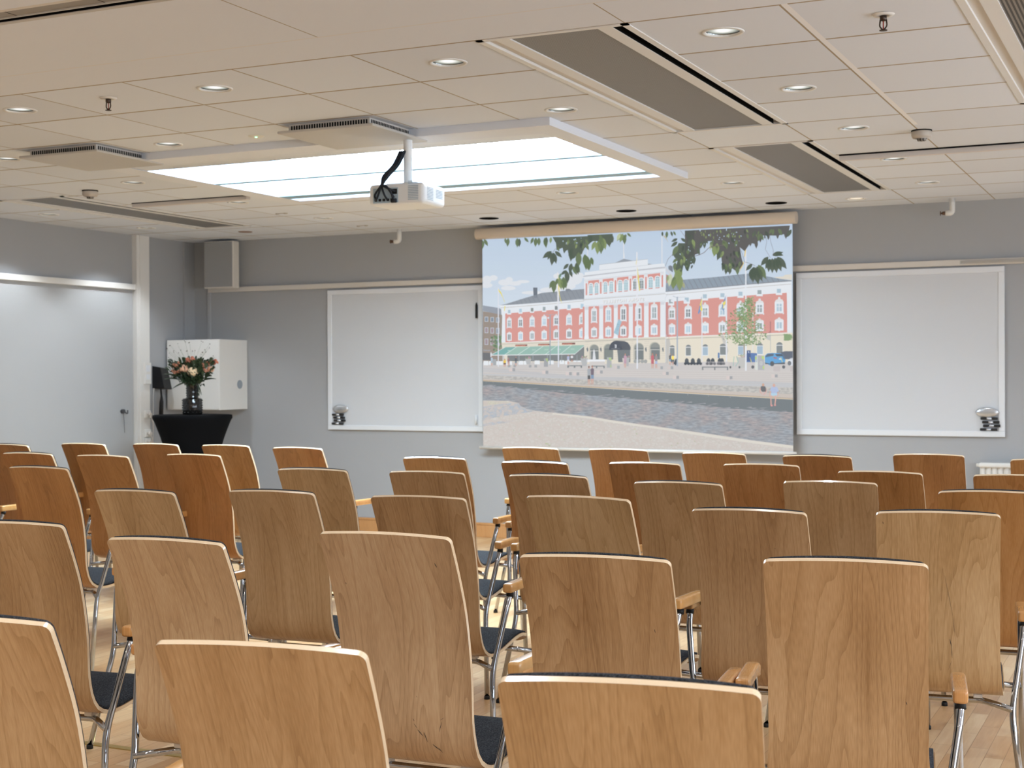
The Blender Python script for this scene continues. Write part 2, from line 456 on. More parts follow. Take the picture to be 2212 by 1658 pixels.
for a, b in ((y0 + .03, 7.56), (7.74, 8.30), (8.62, y1 - .05)):
    bm = bmesh.new(); box(bm, x0 + .02, x1 - .02, a, b, zt - .03, zt - .01)
    obj('glowing_panel', rel(bm), glow, root)
bm = bmesh.new(); box(bm, x0, x1, y0, y1, zt, zt + .01); obj('back_plate', rel(bm), mat('recess_back', srgb(70, 92, 106), .7), root)
baf = mat('baffle_enamel', srgb(150, 186, 204), 0.4)
for yb, hb, wb in ((7.90, .040, .03), (8.70, .040, .075)):
    bm = bmesh.new(); box(bm, x0, x1, yb - wb, yb + wb, CEIL - hb, CEIL - hb + .012)
    obj('baffle', rel(bm), baf, root)
bm = bmesh.new(); box(bm, x0, x1, y0, y0 + .17, CEIL - .038, CEIL - .03)
k = x0 + .1
while k < x1 - .4:
    for q in range(9): box(bm, k + q*.028, k + q*.028 + .014, y0 + .145, y0 + .160, CEIL - .039, CEIL - .038, 1)
    k += .42
obj('vent_rail', rel(bm), [M['frame_w'], M['reflector']], root)

# ------------------------------------------------------------------ chilled beams
def perf_mat():
    m = mat('perforated_grey_metal', srgb(126, 124, 122), 0.5, 0.3); t = NT(m)
    tc = t.n('ShaderNodeTexCoord'); s = t.n('ShaderNodeSeparateXYZ'); t.l(tc.outputs['Object'], s.inputs[0])
    a = t.math('SINE', t.math('MULTIPLY', s.outputs[0], 700.0)); b = t.math('SINE', t.math('MULTIPLY', s.outputs[1], 700.0))
    v = t.math('GREATER_THAN', t.math('ADD', a, b), 0.6)
    t.l(t.mix(v, srgb(138, 136, 133), srgb(84, 82, 80)), t.p.inputs['Base Color']); return m
M['perf'] = perf_mat()
M['grille'] = mat('grey_slatted_grille', srgb(110, 105, 98), 0.5, 0.3)
t = NT(M['grille']); _tc = t.n('ShaderNodeTexCoord'); _s = t.n('ShaderNodeSeparateXYZ'); t.l(_tc.outputs['Object'], _s.inputs[0])
_v = t.math('FRACT', t.math('MULTIPLY', _s.outputs[0], 62.0)); t.l(t.mix(t.math('GREATER_THAN', _v, .5), srgb(140, 134, 126), srgb(62, 58, 54)), t.p.inputs['Base Color'])

def beam(r, label, panel, rot=False, flat=False):
    x0, x1, y0, y1 = r
    cx, cy = (x0+x1)/2, (y0+y1)/2
    W, L = (x1-x0)/2, (y1-y0)/2
    if rot: W, L = L, W
    o = thing('chilled_beam', label, 'ceiling vent', (cx, cy, CEIL), PI/2 if rot else 0, 'metal cooling beams set into the ceiling')
    e = .025
    bm = bmesh.new()
    box(bm, -W, -W+.03, -L, L, -.004, .02); box(bm, W-.03, W, -L, L, -.004, .02)
    box(bm, -W, W, -L, -L+e, -.004, .02); box(bm, -W, W, L-e, L, -.004, .02)
    for s in (-1, 1):
        a, b = sorted((s*(W-.075), s*(W-.135))); box(bm, a, b, -L+e, L-e, -.002, .015)
    obj('flange', bm, M['white'], o)
    bm = bmesh.new()
    for s in ((1,) if W > .3 else (-1, 1)):
        a, b = sorted((s*(W-.03), s*(W-.075)))
        box(bm, a, b, -L+e, L-e, .05, .06)
        for q in (a, b): box(bm, q-.001, q+.001, -L+e, L-e, .0, .06)
    g = obj('air_slot', bm, M['slot'], o); g['label'] = 'black air slot'
    bm = bmesh.new(); box(bm, -W+.03, -W+.075, -L+e, L-e, .008, .02); g = obj('side_groove', bm, M['trimwhite'], o)
    bm = bmesh.new(); box(bm, -(W-.135), W-.135, -L+e, L-e, .004, .012)
    obj('perforated_panel', bm, panel, o)
    return o
beam(BEAMS[0], 'grey perforated ceiling cooling beam nearest the camera, right of centre', M['perf'])
beam(BEAMS[1], 'grey perforated ceiling cooling beam in front of the right whiteboard', M['perf'])
beam(BEAMS[2], 'long grey perforated ceiling cooling beam near the left wall', M['perf'])
beam(BEAMS[3], 'finely slatted ceiling beam cut off at the upper right corner', M['grille'])
o = thing('slot_diffuser', 'long ceiling slot vent with a black gap, cut off at the upper left corner', 'ceiling vent', ((NEARB[0]+NEARB[1])/2, 4.05, CEIL))
L_ = (NEARB[1]-NEARB[0])/2
bm = bmesh.new(); box(bm, -L_, L_, .015, .04, -.003, .03); box(bm, -L_, L_, -.03, -.022, -.003, .03); obj('flange', bm, M['plate'], o)
bm = bmesh.new(); box(bm, -L_, L_, -.022, .015, .035, .045); box(bm, -L_, L_, .013, .015, 0, .04); box(bm, -L_, L_, -.022, -.02, 0, .04); obj('air_slot', bm, M['slot'], o)
bm = bmesh.new(); box(bm, -L_, L_, -.095, -.03, .002, .012)
for q in range(-6, 7): box(bm, q*.42, q*.42 + .004, -.095, -.03, .0015, .002, 1)
obj('grey_strip', bm, [mat('strip_grey', srgb(150, 145, 138), .6), M['slot']], o)
bm = bmesh.new(); box(bm, -L_, L_, -.12, -.095, .0, .01); obj('edge_strip', bm, M['trimwhite'], o)

# ------------------------------------------------------------------ downlights
def spot(parent, p, z=.03, col=(0.86, 0.93, 1.0), ang=96):
    l = bpy.data.lights.new('downlight_beam', 'SPOT'); l.energy = p; l.spot_size = math.radians(ang); l.spot_blend = .45
    l.shadow_soft_size = .04; l.color = col
    o = bpy.data.objects.new('downlight_beam', l); COL.objects.link(o); o.parent = parent; o.location = (0, 0, z); return o
def downlight_proto(lit=True):
    o = thing('downlight', 'x', 'downlight', group='round recessed downlights in the ceiling')
    bm = bmesh.new(); lathe(bm, [(R_H-.004, .004), (R_H-.002, -.004), (.082, -.004), (.084, -.001), (.084, .001)], n=32)
    obj('trim_ring', bm, M['white'] if lit else M['slot'], o)
    bm = bmesh.new(); lathe(bm, [(R_H-.001, .0), (.0705, .004), (.069, .008)], n=32)
    obj('reflector', bm, M['reflector'] if lit else M['slot'], o)
    bm = bmesh.new(); lathe(bm, [(.0695, .0075), (.045, .006), (.02, .0055), (.001, .005)], n=24, cap1=True)
    obj('lamp', bm, M['lamp'] if lit else M['slot'], o)
    return o
pl = downlight_proto(True); pd = downlight_proto(False)
ORD = ['first', 'second', 'third', 'fourth', 'fifth', 'sixth', 'seventh', 'eighth', 'ninth', 'tenth', 'eleventh']
LL = {5.43: 'row nearest the camera', 6.6: 'row just before the glowing light recess', 7.8: None}
first = True
labs = [
 'in the row nearest the camera, outside the left edge',
 'in the nearest row, touching the left edge of the picture',
 'in the nearest row, second visible from the left',
 'in the nearest row, third visible, above the hanging plate',
 'in the nearest row, biggest of all, right of the cooling beam',
 'at the left edge below the hanging plate',
 'between the left hanging plate and the green-dotted sensor',
 'between the near cooling beam and the light recess',
 'second of the line right of the cooling beams',
 'just left of the corner of the light recess',
 'third of the line right of the cooling beams',
 'close to the left wall, nearer of two',
 'above the loudspeaker, by the ceiling batten',
 'fourth of the line right of the cooling beams',
 'half hidden behind the projector',
 'right of the projector, beyond the light recess',
 'left of the far cooling beam',
 'close to the left wall, farther of two, by the post',
 'right of the loudspeaker near the end wall',
 'fifth and farthest of the line right of the beams',
 'warm-toned, in front of the far cooling beam']
for i, (x, y) in enumerate(LIGHTS):
    o = pl if i == 0 else copy_tree(pl)
    o.location = (x, y, CEIL); o['label'] = 'round recessed downlight ' + labs[i]
    if i == 20:
        for ch in o.children:
            if ch.name.startswith('lamp'):
                ch.data = ch.data.copy(); ch.data.materials[0] = M['lamp_warm']
for i, (x, y) in enumerate(DARK):
    o = pd if i == 0 else copy_tree(pd)
    o.location = (x, y, CEIL); o['label'] = 'unlit black round downlight above the screen, ' + ['leftmost of three', 'middle of three', 'rightmost of three'][i]
    o['group'] = 'unlit downlights above the screen'
for i, (x, y) in enumerate(EXTRA):
    o = copy_tree(pl); o.location = (x, y, CEIL); o['label'] = 'round recessed downlight behind or beside the camera'
    o['group'] = 'downlights of the rear and right part of the room'
for x, y in LIGHTS[:-1]:
    spot(None, SPOT_W * (2.6 if x < -8 else 1.0), ang=116 if x < -8 else 96).location = (x, y, CEIL - .014)
for x, y in EXTRA:
    spot(None, SPOT_BACK, ang=140).location = (x, y, CEIL - .014)

# ------------------------------------------------------------------ ceiling plates, sensors, sprinklers
def plate(x, y, label):
    o = thing('ceiling_diffuser', label, 'air diffuser', (x, y, CEIL), 0, 'square hanging air diffusers')
    bm = bmesh.new(); box(bm, -.295, .295, -.295, .295, -.052, -.038)
    obj('cover_plate', bm, M['plate'], o, bevel=.004)
    bm = bmesh.new(); box(bm, -.25, .25, -.25, .25, -.040, 0)
    for s in (-1, 1):
        for q in range(30):
            a = -.235 + q*.016
            box(bm, a, a+.008, s*.2505, s*.252, -.034, -.008, 1); box(bm, s*.2505, s*.252, a, a+.008, -.034, -.008, 1)
    obj('perforated_box', bm, [M['trimwhite'], M['slot']], o)
    return o
plate(-4.09, 6.64, 'square white air diffuser plate hanging before the light recess, right one')
plate(-5.93, 6.66, 'square white air diffuser plate hanging left of the light recess')

def sprinkler(x, y, label):
    o = thing('sprinkler_head', label, 'sprinkler', (x, y, CEIL), 0, 'ceiling sprinkler heads')
    bm = bmesh.new(); lathe(bm, [(.012, -.001), (.012, -.007), (.036, -.007), (.042, -.001)], n=28)
    obj('escutcheon', bm, M['white'], o)
    bm = bmesh.new(); lathe(bm, [(.001, 0), (.013, 0), (.013, -.022), (.008, -.026), (.001, -.026)], n=16)
    for s in (-1, 1): tube(bm, fillet([(s*.011, 0, -.02), (s*.014, 0, -.045), (s*.003, 0, -.058)], .01), .0028, 8)
    lathe(bm, [(.001, -.062), (.015, -.062), (.015, -.0595), (.001, -.0585)], n=14)
    obj('sprinkler_body', bm, mat('dark_bronze', srgb(74, 62, 54), 0.4, 0.7), o)
    bm = bmesh.new(); tube(bm, [(0, 0, -.026), (0, 0, -.057)], .0022, 8)
    g = obj('glass_bulb', bm, mat('red_bulb', srgb(150, 40, 30), 0.2), o); g['label'] = 'small red glass bulb'
sprinkler(-1.03, 5.43, 'brass sprinkler head on a white rose at the upper right')
sprinkler(-4.69, 5.38, 'brass sprinkler head on a white rose at the upper left')

def smoke(x, y, label):
    o = thing('smoke_detector', label, 'smoke detector', (x, y, CEIL), 0, 'ceiling smoke detectors')
    bm = bmesh.new(); lathe(bm, [(.001, -.004), (.052, -.004), (.055, -.012), (.055, -.03), (.049, -.042), (.03, -.047), (.03, -.047)], n=32, cap0=True)
    obj('housing', bm, mat('detector_plastic', srgb(190, 180, 168), 0.5), o)
    bm = bmesh.new(); lathe(bm, [(.056, 0), (.056, -.006), (.05, -.006)], n=32); obj('base_ring', bm, M['slot'], o)
    bm = bmesh.new(); lathe(bm, [(.024, -.045), (.024, -.058), (.001, -.06)], n=24); obj('sensor_cap', bm, M['grille'], o)
smoke(-1.33, 8.10, 'grey smoke detector hanging at the right above the whiteboard')
smoke(-7.12, 7.97, 'grey smoke detector hanging at the left by the long beam')

o = thing('ceiling_sensor', 'flat white ceiling sensor with a green light before the light recess', 'sensor', (-4.70, 6.60, CEIL))
bm = bmesh.new(); lathe(bm, [(.001, -.010), (.03, -.009), (.046, -.001)], n=28); obj('sensor_body', bm, M['white'], o)
bm = bmesh.new(); lathe(bm, [(.008, -.009), (.006, -.013), (.001, -.014)], (.012, -.02, 0), n=12)
obj('indicator_light', bm, mat('green_led', srgb(120, 255, 150), .4, emit=(.3, 1, .45, 1), es=3), o)
bm = bmesh.new(); lathe(bm, [(.001, -.006), (.06, -.006), (.066, -.001)], (-7.86, 10.855, CEIL), n=28)
tag(obj('ceiling_disc', bm, mat('brown_cap', srgb(150, 125, 115), .6)), 'flat round brownish ceiling cap near the far left corner', 'ceiling cover')
for (x, y, lb) in ((-6.72, 9.78, 'nearer'), (-6.63, 10.9, 'farther')):
    bm = bmesh.new()
    for s in (-.04, .04): lathe(bm, [(.001, -.008), (.014, -.008), (.018, -.001)], (x + s, y, CEIL), n=14)
    box(bm, x-.04, x+.04, y-.008, y+.008, CEIL-.004, CEIL-.001)
    tag(obj('ceiling_socket', bm, mat('socket_grey', srgb(186, 180, 172), .6)), 'small twin ceiling fitting, %s of two right of the long beam' % lb, 'ceiling fitting')

# side wall sprinklers hanging from the far edge of the ceiling
for x, lb in ((-6.50, 'white drop pipe with sprinkler above the left whiteboard'), (-1.634, 'white drop pipe with sprinkler above the right whiteboard')):
    o = thing('drop_pipe', lb, 'sprinkler pipe', (x, 11.33, CEIL), 0, 'sprinkler drop pipes')
    bm = bmesh.new(); tube(bm, fillet([(0, 0, 0), (0, 0, -.11), (-.05, -.005, -.11)], .03, 6), .021, 14); obj('pipe', bm, M['white'], o)
    bm = bmesh.new(); tube(bm, [(-.05, -.005, -.11), (-.072, -.007, -.11)], .014, 10); tube(bm, [(-.084, -.007, -.11), (-.088, -.007, -.11)], .018, 10)
    tube(bm, [(-.072, -.007, -.11), (-.084, -.007, -.11)], .006, 8)
    obj('nozzle', bm, mat('bronze_nozzle', srgb(110, 82, 64), .4, .5), o)

# ------------------------------------------------------------------ projector
o = thing('projector', 'white ceiling projector hanging on a pole in the light recess', 'projector', (-3.86, 6.80, 2.43), math.radians(3))
bm = bmesh.new(); box(bm, -.165, .165, -.12, .16, -.055, .058)
M['projw'] = mat('white_projector_shell', srgb(240, 242, 244), 0.4)
obj('housing', bm, M['projw'], o, bevel=.022, seg=4)
bm = bmesh.new(); tube(bm, [(.0, .03, .058), (.0, .03, CEIL + .2 - 2.43)], .024, 16)
box(bm, -.09, .09, -.06, .12, .056, .068)
obj('ceiling_pole', bm, M['projw'], o)
bm = bmesh.new(); lathe(bm, [(.001, CEIL + .2 - 2.43), (.11, CEIL + .2 - 2.43), (.12, CEIL + .215 - 2.43)], (0, .03, 0), n=28); obj('mount_plate', bm, M['projw'], o)
bm = bmesh.new(); box(bm, -.135, .015, -.1225, -.1195, -.045, .035)
for q in range(5): box(bm, -.125 + q*.024, -.11 + q*.024, -.125, -.122, -.036, -.022, 1)
box(bm, -.02, .01, -.1245, -.122, .0, .028, 1)
for q, sx in ((-.115, .008), (-.09, .008)): lathe(bm, [(.001, 0), (sx, 0)], (q, -.1255, -.008), n=10)
p = obj('port_panel', bm, [mat('port_panel_grey', srgb(176, 196, 210), .5), M['black']], o); p['label'] = 'grey connector panel'
bm = bmesh.new()
for q in range(9): box(bm, .075, .135, -.1225, -.119, -.035 + q*.009, -.031 + q*.009)
for q in range(4):
    box(bm, .075, .135, -.1225, -.119, .048 - .055 + .06 + q*.004, .05 - .055 + .06 + q*.004)
for q in range(9): box(bm, .163, .1665, -.07, .0, -.03 + q*.008, -.027 + q*.008)
for q in range(6): box(bm, .163, .1665, .04, .12, -.01 + q*.008, -.007 + q*.008)
obj('vent_slots', bm, mat('vent_grey', srgb(170, 186, 200), .6), o)
bm = bmesh.new()
cm = [(-.02, .0, .25), (-.04, -.04, .17), (-.06, -.12, .10)]
for q, (a, b) in enumerate((((-.12, -.132, .0), (-.11, -.135, -.03)), ((-.10, -.145, -.02), (-.12, -.13, -.028)), ((-.055, -.15, .0), (-.045, -.13, -.03)),
               ((-.02, -.15, .02), (-.01, -.128, -.032)), ((-.04, -.15, .04), (-.005, -.13, -.02)), ((-.03, -.15, .03), (.0, -.126, .012)))):
    tube(bm, catmull([(c_[0] + (q - 2.5)*.006, c_[1] + (q % 2)*.008, c_[2]) for c_ in cm] + [(-.074 + q*.002, -.145, .05), a, b], 6), .0055, 6)
tube(bm, [(-.02, -.13, -.036), (.008, -.13, -.036)], .012, 8)
obj('cable', bm, mat('dark_blue_cable', srgb(16, 28, 42), .5), o)

# ------------------------------------------------------------------ whiteboards
def whiteboard(x0, x1, z0, z1, label, tray_l):
    o = thing('whiteboard', label, 'whiteboard', ((x0+x1)/2, YF - .002, (z0+z1)/2), 0, 'whiteboards on the end wall')
    w, h = (x1-x0)/2, (z1-z0)/2
    bm = bmesh.new(); box(bm, -w+.03, w-.03, -.018, 0, -h+.03, h-.03); obj('writing_surface', bm, M['board'], o)
    bm = bmesh.new(); t_ = .045
    box(bm, -w, w, -.026, 0, h-t_, h); box(bm, -w, w, -.026, 0, -h, -h+t_); box(bm, -w, -w+t_, -.026, 0, -h+t_, h-t_); box(bm, w-t_, w, -.026, 0, -h+t_, h-t_)
    obj('frame', bm, M['frame_w'], o, bevel=.004)
    return o
whiteboard(-7.39, -5.745, .952, 2.272, 'white board to the left of the projection screen', True)
whiteboard(-2.89, -1.275, .965, 2.278, 'white board to the right of the projection screen', False)
YB = YF - .022
M['silver'] = mat('silver_plastic', srgb(200, 202, 206), .25, .6)
def eraser(x, z, label, w):
    bm = bmesh.new(); n = 20; rings = []
    for i in range(13):
        u = -1 + 2*i/12; r = math.sqrt(max(0.0, 1 - u*u)) * .038 + .0006
        rings.append([bm.verts.new((x + u*w, YB - .014 - r*.6*math.sin(2*PI*k/n) * .7, z + r*math.cos(2*PI*k/n))) for k in range(n)])
    for i in range(12):
        for k in range(n):
            f = bm.faces.new((rings[i][k], rings[i][(k+1) % n], rings[i+1][(k+1) % n], rings[i+1][k])); f.smooth = True
    bm.faces.new(rings[0]); bm.faces.new(rings[-1])
    tag(obj('whiteboard_eraser', bm, M['silver']), label, 'eraser', 'silver whiteboard erasers')
eraser(-7.243, 1.148, 'silver oval eraser stuck on the left whiteboard', .088)
eraser(-1.402, 1.156, 'silver oval eraser stuck on the right whiteboard', .088)
def pens(x0, x1, z, side, n=4):
    for i in range(n):
        sh = (.0, .012, .018, -.004)[i]
        zz = z - i*.028
        o = thing('marker_pen', 'black-capped whiteboard marker, %s of four on the %s whiteboard' % (('top one', 'second', 'third', 'bottom one')[i], side), 'marker pen', (x0 + sh, YB - .012, zz), 0, 'markers held on the %s whiteboard' % side)
        L = x1 - x0
        bm = bmesh.new(); tube(bm, [(0, 0, 0), (L*.62, 0, 0)], .0095, 10); obj('barrel', bm, M['silver'], o)
        bm = bmesh.new(); tube(bm, [(L*.62, 0, 0), (L*.95, 0, 0)], .0105, 10); obj('cap', bm, M['black'], o)
        bm = bmesh.new(); tube(bm, [(.002, 0, 0), (L*.35, 0, 0)], .0101, 10, mi=0); obj('label_band', bm, M['black'], o)
pens(-7.335, -7.205, 1.095, 'left'); pens(-1.452, -1.318, 1.108, 'right')
bm = bmesh.new(); tube(bm, [(-5.80, YB - .014, 2.09), (-5.80, YB - .014, 1.975)], .0115, 10); tube(bm, [(-5.80, YB - .014, 2.115), (-5.80, YB - .014, 2.09)], .004, 8, rend=.0115)
tag(obj('marker_pen', bm, M['black']), 'black marker standing upright at the right edge of the left whiteboard', 'marker pen')
bm = bmesh.new(); tube(bm, [(-5.81, YB - .012, 1.10), (-5.81, YB - .012, 1.02)], .012, 10)
tag(obj('marker_pen', bm, M['frame_w']), 'white marker standing upright low on the left whiteboard', 'marker pen')

# ------------------------------------------------------------------ radiator, cabinet, loudspeaker, post fittings
o = thing('radiator', 'white ribbed radiator under the right end of the whiteboard', 'radiator', (-.62, YF, 0))
bm = bmesh.new(); box(bm, -.84, .84, -.135, -.045, .735, .772); box(bm, -.84, .84, -.135, -.045, .16, .19)
obj('header', bm, M['white'], o, bevel=.014, seg=4)
bm = bmesh.new()
for q in range(38):
    lathe(bm, [(.0205, .19), (.0205, .735)], (-.81 + q*.0437, -.09, 0), n=10)
box(bm, -.82, .82, -.094, -.086, .19, .735)
obj('fin_panel', bm, M['white'], o)
bm = bmesh.new(); box(bm, -.6, -.56, -.045, -.001, .3, .34); box(bm, .56, .6, -.045, -.001, .3, .34); box(bm, -.6, -.56, -.045, -.001, .6, .64); box(bm, .56, .6, -.045, -.001, .6, .64)
obj('wall_bracket', bm, M['white'], o)
bm = bmesh.new(); box(bm, -.856, -.838, -.105, -.075, .74, .765); obj('vent_plug', bm, M['white'], o, bevel=.004)

o = thing('wall_cabinet', 'white box cabinet hung on the end wall behind the flowers', 'cabinet', (-8.645, YF - .001, 1.478))
bm = bmesh.new(); box(bm, -.312, .312, -.445, 0, -.337, .337); obj('body', bm, M['white'], o, bevel=.004)
bm = bmesh.new(); box(bm, -.306, .306, -.449, -.4455, -.331, .331); obj('door', bm, M['white'], o, bevel=.002)
bm = bmesh.new(); n = 24
a = [bm.verts.new((.3135, -.13 + .038*math.cos(2*PI*k/n), -.095 + .042*math.sin(2*PI*k/n))) for k in range(n)]
b = [bm.verts.new((.320, -.13 + .038*math.cos(2*PI*k/n), -.095 + .042*math.sin(2*PI*k/n))) for k in range(n)]
for k in range(n): bm.faces.new((a[k], a[(k+1) % n], b[(k+1) % n], b[k]))
bm.faces.new(b); g = obj('round_vent', bm, mat('grey_round_vent', srgb(150, 158, 166), .6), o); g['label'] = 'grey round vent on the side'

o = thing('wall_speaker', 'grey box loudspeaker high in the far left corner', 'loudspeaker', (-8.50, 11.30, 2.545), math.radians(4))
bm = bmesh.new(); prof = [(-.168, -.0), (-.168, .10), (-.10, .2), (.10, .2), (.168, .10), (.168, 0)]
for zz0, zz1 in ((-.228, .228),):
    b0 = [bm.verts.new((x, y, zz0)) for x, y in prof]; b1 = [bm.verts.new((x, y, zz1)) for x, y in prof]
    for k in range(6): bm.faces.new((b0[k], b0[(k+1) % 6], b1[(k+1) % 6], b1[k]))
    bm.faces.new(b0); bm.faces.new(b1)
obj('cabinet', bm, M['trimwhite'], o, bevel=.012, seg=3)
bm = bmesh.new(); box(bm, -.157, .157, -.008, .002, -.217, .217)
g = obj('speaker_grille', bm, mat('speaker_cloth', srgb(150, 150, 150), .8), o, bevel=.004); g['label'] = 'flat grey front grille'
bm = bmesh.new(); box(bm, -.03, .03, .19, .232, -.08, .08); obj('wall_bracket', bm, M['trimwhite'], o)

px = XL + .056
o = thing('switch_plate', 'tall white switch plate on the cable post', 'switch', (px, 10.745, 1.52))
bm = bmesh.new(); box(bm, 0, .02, -.04, .05, -.13, .075); obj('plate', bm, M['white'], o, bevel=.004)
bm = bmesh.new(); box(bm, .02, .026, -.02, .03, -.01, .05); box(bm, .02, .026, -.02, .03, -.085, -.035); obj('rocker', bm, M['frame_w'], o, bevel=.002)
for i, z in enumerate((1.105, .925, .845)):
    o = thing('power_socket', 'white wall socket with plug on the cable post, %s of three' % ('top', 'middle', 'lowest')[i], 'socket', (px, 10.745, z), 0, 'sockets on the cable post')
    bm = bmesh.new(); box(bm, 0, .018, -.035, .045, -.035, .035); obj('plate', bm, M['white'], o, bevel=.004)
    bm = bmesh.new(); tube(bm, [(.018, .005, 0), (.05, .005, -.002)], .019, 14); tube(bm, catmull([(.045, .005, -.01), (.05, .02, -.05), (.03, .06, -.12), (.0, .085, -.4)], 6), .004, 6); obj('plug', bm, M['trimwhite'], o)
bm = bmesh.new()
hx, hy, hz = XL + .012, 10.45, 1.14
tube(bm, [(hx, hy, hz), (hx + .03, hy, hz)], .02, 12); tube(bm, catmull([(hx + .025, hy, hz), (hx + .05, hy + .02, hz - .02), (hx + .045, hy + .03, hz + .01)], 5), .006, 8)
tube(bm, catmull([(hx + .02, hy, hz), (hx + .012, hy + .02, hz - .1), (hx + .008, hy + .03, hz - .2)], 5), .0015, 6)
tag(obj('wall_hook', bm, mat('dark_hook', srgb(70, 70, 74), .5)), 'small dark hook with a thin string on the left wall', 'hook')

o = thing('wall_telephone', 'black tilted box on the left wall between post and cabinet', 'wall phone', (XL + .002, 10.98, 1.45))
bm = bmesh.new(); pts = [(.0, -.10), (.0, .115), (.10, .10), (.15, -.10)]
b0 = [bm.verts.new((x, -.085, z)) for x, z in pts]; b1 = [bm.verts.new((x, .03, z - .012)) for x, z in pts]
for k in range(4): bm.faces.new((b0[k], b0[(k+1) % 4], b1[(k+1) % 4], b1[k]))
bm.faces.new(b0); bm.faces.new(b1); obj('housing', bm, M['black'], o, bevel=.006)
bm = bmesh.new(); tube(bm, fillet([(.06, -.03, -.10), (.07, -.03, -.2), (.05, -.02, -.42)], .03), .008, 8, rend=.022); obj('stem', bm, M['black'], o)
bm = bmesh.new(); tube(bm, catmull([(.02, -.08, -.09), (.012, -.085, -.2), (.008, -.08, -.5)], 6), .0035, 6); g = obj('cable', bm, M['white'], o); g['label'] = 'thin white cable'

# ------------------------------------------------------------------ cocktail table, vase, flowers
TX, TY, TZ = -8.01, 10.26, 1.122
o = thing('cocktail_table', 'tall round table in a tight black cloth in the left corner', 'table', (TX, TY, 0))
bm = bmesh.new(); n = 48; rings = []
for (z, r, lob) in [(TZ, .001, 0), (TZ, .33, 0), (TZ - .004, .347, 0), (TZ - .03, .350, 0), (TZ - .06, .335, .01), (TZ - .2, .285, .03), (TZ - .4, .225, .05), (.52, .185, .07), (.35, .20, .10), (.15, .29, .18), (.02, .38, .26), (.0, .385, .27)]:
    rings.append([bm.verts.new(((r*(1 - lob*(1 - abs(math.cos(2*(2*PI*k/n)))))) * math.cos(2*PI*k/n), (r*(1 - lob*(1 - abs(math.cos(2*(2*PI*k/n)))))) * math.sin(2*PI*k/n), z)) for k in range(n)])
for i in range(len(rings) - 1):
    for k in range(n):
        f = bm.faces.new((rings[i][k], rings[i][(k+1) % n], rings[i+1][(k+1) % n], rings[i+1][k])); f.smooth = True
obj('stretch_cover', bm, M['spandex'], o)
VX, VY = TX, TY
o = thing('flower_vase', 'dark smoked glass vase with a stepped neck on the black table', 'vase', (VX, VY, TZ))
bm = bmesh.new(); lathe(bm, [(.001, .001), (.083, .001), (.087, .01), (.087, .135), (.083, .142), (.055, .148), (.052, .155), (.052, .27), (.055, .275), (.05, .275), (.047, .16), (.001, .15)], n=36)
gl = mat('smoked_glass', srgb(22, 20, 19), .12, spec=.5, coat=.3); rnd = random.Random(3)
for zi in range(6):
    for k in range(14):
        a = 2*PI*(k + .5*(zi % 2))/14; z = .02 + zi*.021
        bmesh.ops.create_icosphere(bm, subdivisions=1, radius=.007, matrix=Matrix.Translation((.0865*math.cos(a), .0865*math.sin(a), z)))
for zi in range(5):
    for k in range(9):
        a = 2*PI*(k + .5*(zi % 2))/9; z = .17 + zi*.021
        bmesh.ops.create_icosphere(bm, subdivisions=1, radius=.006, matrix=Matrix.Translation((.052*math.cos(a), .052*math.sin(a), z)))
obj('glass_body', bm, gl, o, smooth=True)

FB = Vector((VX, VY, TZ + .27))
camr = Vector((CR.x, CR.y, 0)).normalized()
fwd = Vector((-camr.y, camr.x, 0))
def P3(a, d, h): return Vector((VX, VY, TZ)) + camr*a + fwd*d + Vector((0, 0, h))
M['leafg'] = mat('dark_green_leaf', srgb(38, 56, 34), .45)
M['stemg'] = mat('flower_stem', srgb(60, 86, 48), .6)
PET = {'salmon': mat('salmon_petals', srgb(222, 150, 118), .7), 'cream': mat('cream_petals', srgb(244, 216, 178), .7), 'peach': mat('peach_petals', srgb(236, 186, 156), .7), 'red': mat('coral_petals', srgb(206, 122, 94), .7)}
def flower(a, d, h, r, kind, label, petals=22, stem=True, clusters=None):
    c = P3(a, d, h); o = thing('cut_flower', label, 'flower', c, 0, 'flowers in the smoked vase')
    bm = bmesh.new(); rnd = random.Random(hash(label) % 999 if False else int(abs(a*1000) + h*777))
    cs = clusters or [(0, 0, 0, r)]
    for (dx, dy, dz, rr) in cs:
        for k in range(petals):
            z = 1 - 1.5*(k + .5)/petals; ph = k*2.39996; q = math.sqrt(max(0, 1 - z*z))
            nd = Vector((q*math.cos(ph), q*math.sin(ph), z)); tt = nd.orthogonal().normalized(); bb = nd.cross(tt)
            cc = Vector((dx, dy, dz)) + nd*rr*.55
            pr = rr*.62
            ring = [bm.verts.new(cc + tt*math.cos(u)*pr*.6 + bb*math.sin(u)*pr*.6 + nd*rr*.32) for u in [i*PI/3 for i in range(6)]]
            b_ = bm.verts.new(cc - nd*rr*.45)
            tp = bm.verts.new(cc + nd*rr*.25)
            for i in range(6):
                bm.faces.new((ring[i], ring[(i+1) % 6], b_)); bm.faces.new((ring[(i+1) % 6], ring[i], tp))
    obj('petals', bm, PET[kind], o, smooth=True)
    bm = bmesh.new(); e = FB - c; tube(bm, catmull([(0, 0, -r*.3), (e.x*.4, e.y*.4, e.z*.35 - .01), (e.x*.95, e.y*.95, e.z - .05)], 5), .0032, 6); obj('stem', bm, M['stemg'], o)
sp = [(0, 0, 0, .022), (.03, .01, .01, .02), (-.025, 0, .015, .02), (.01, .02, .028, .018), (-.045, .01, -.01, .016), (.05, 0, -.018, .015)]
flower(.02, -.06, .375, .05, 'cream', 'large cream flower in the middle of the bouquet', 40)
flower(-.06, -.05, .405, .042, 'peach', 'large pale peach flower left of the cream one', 36)
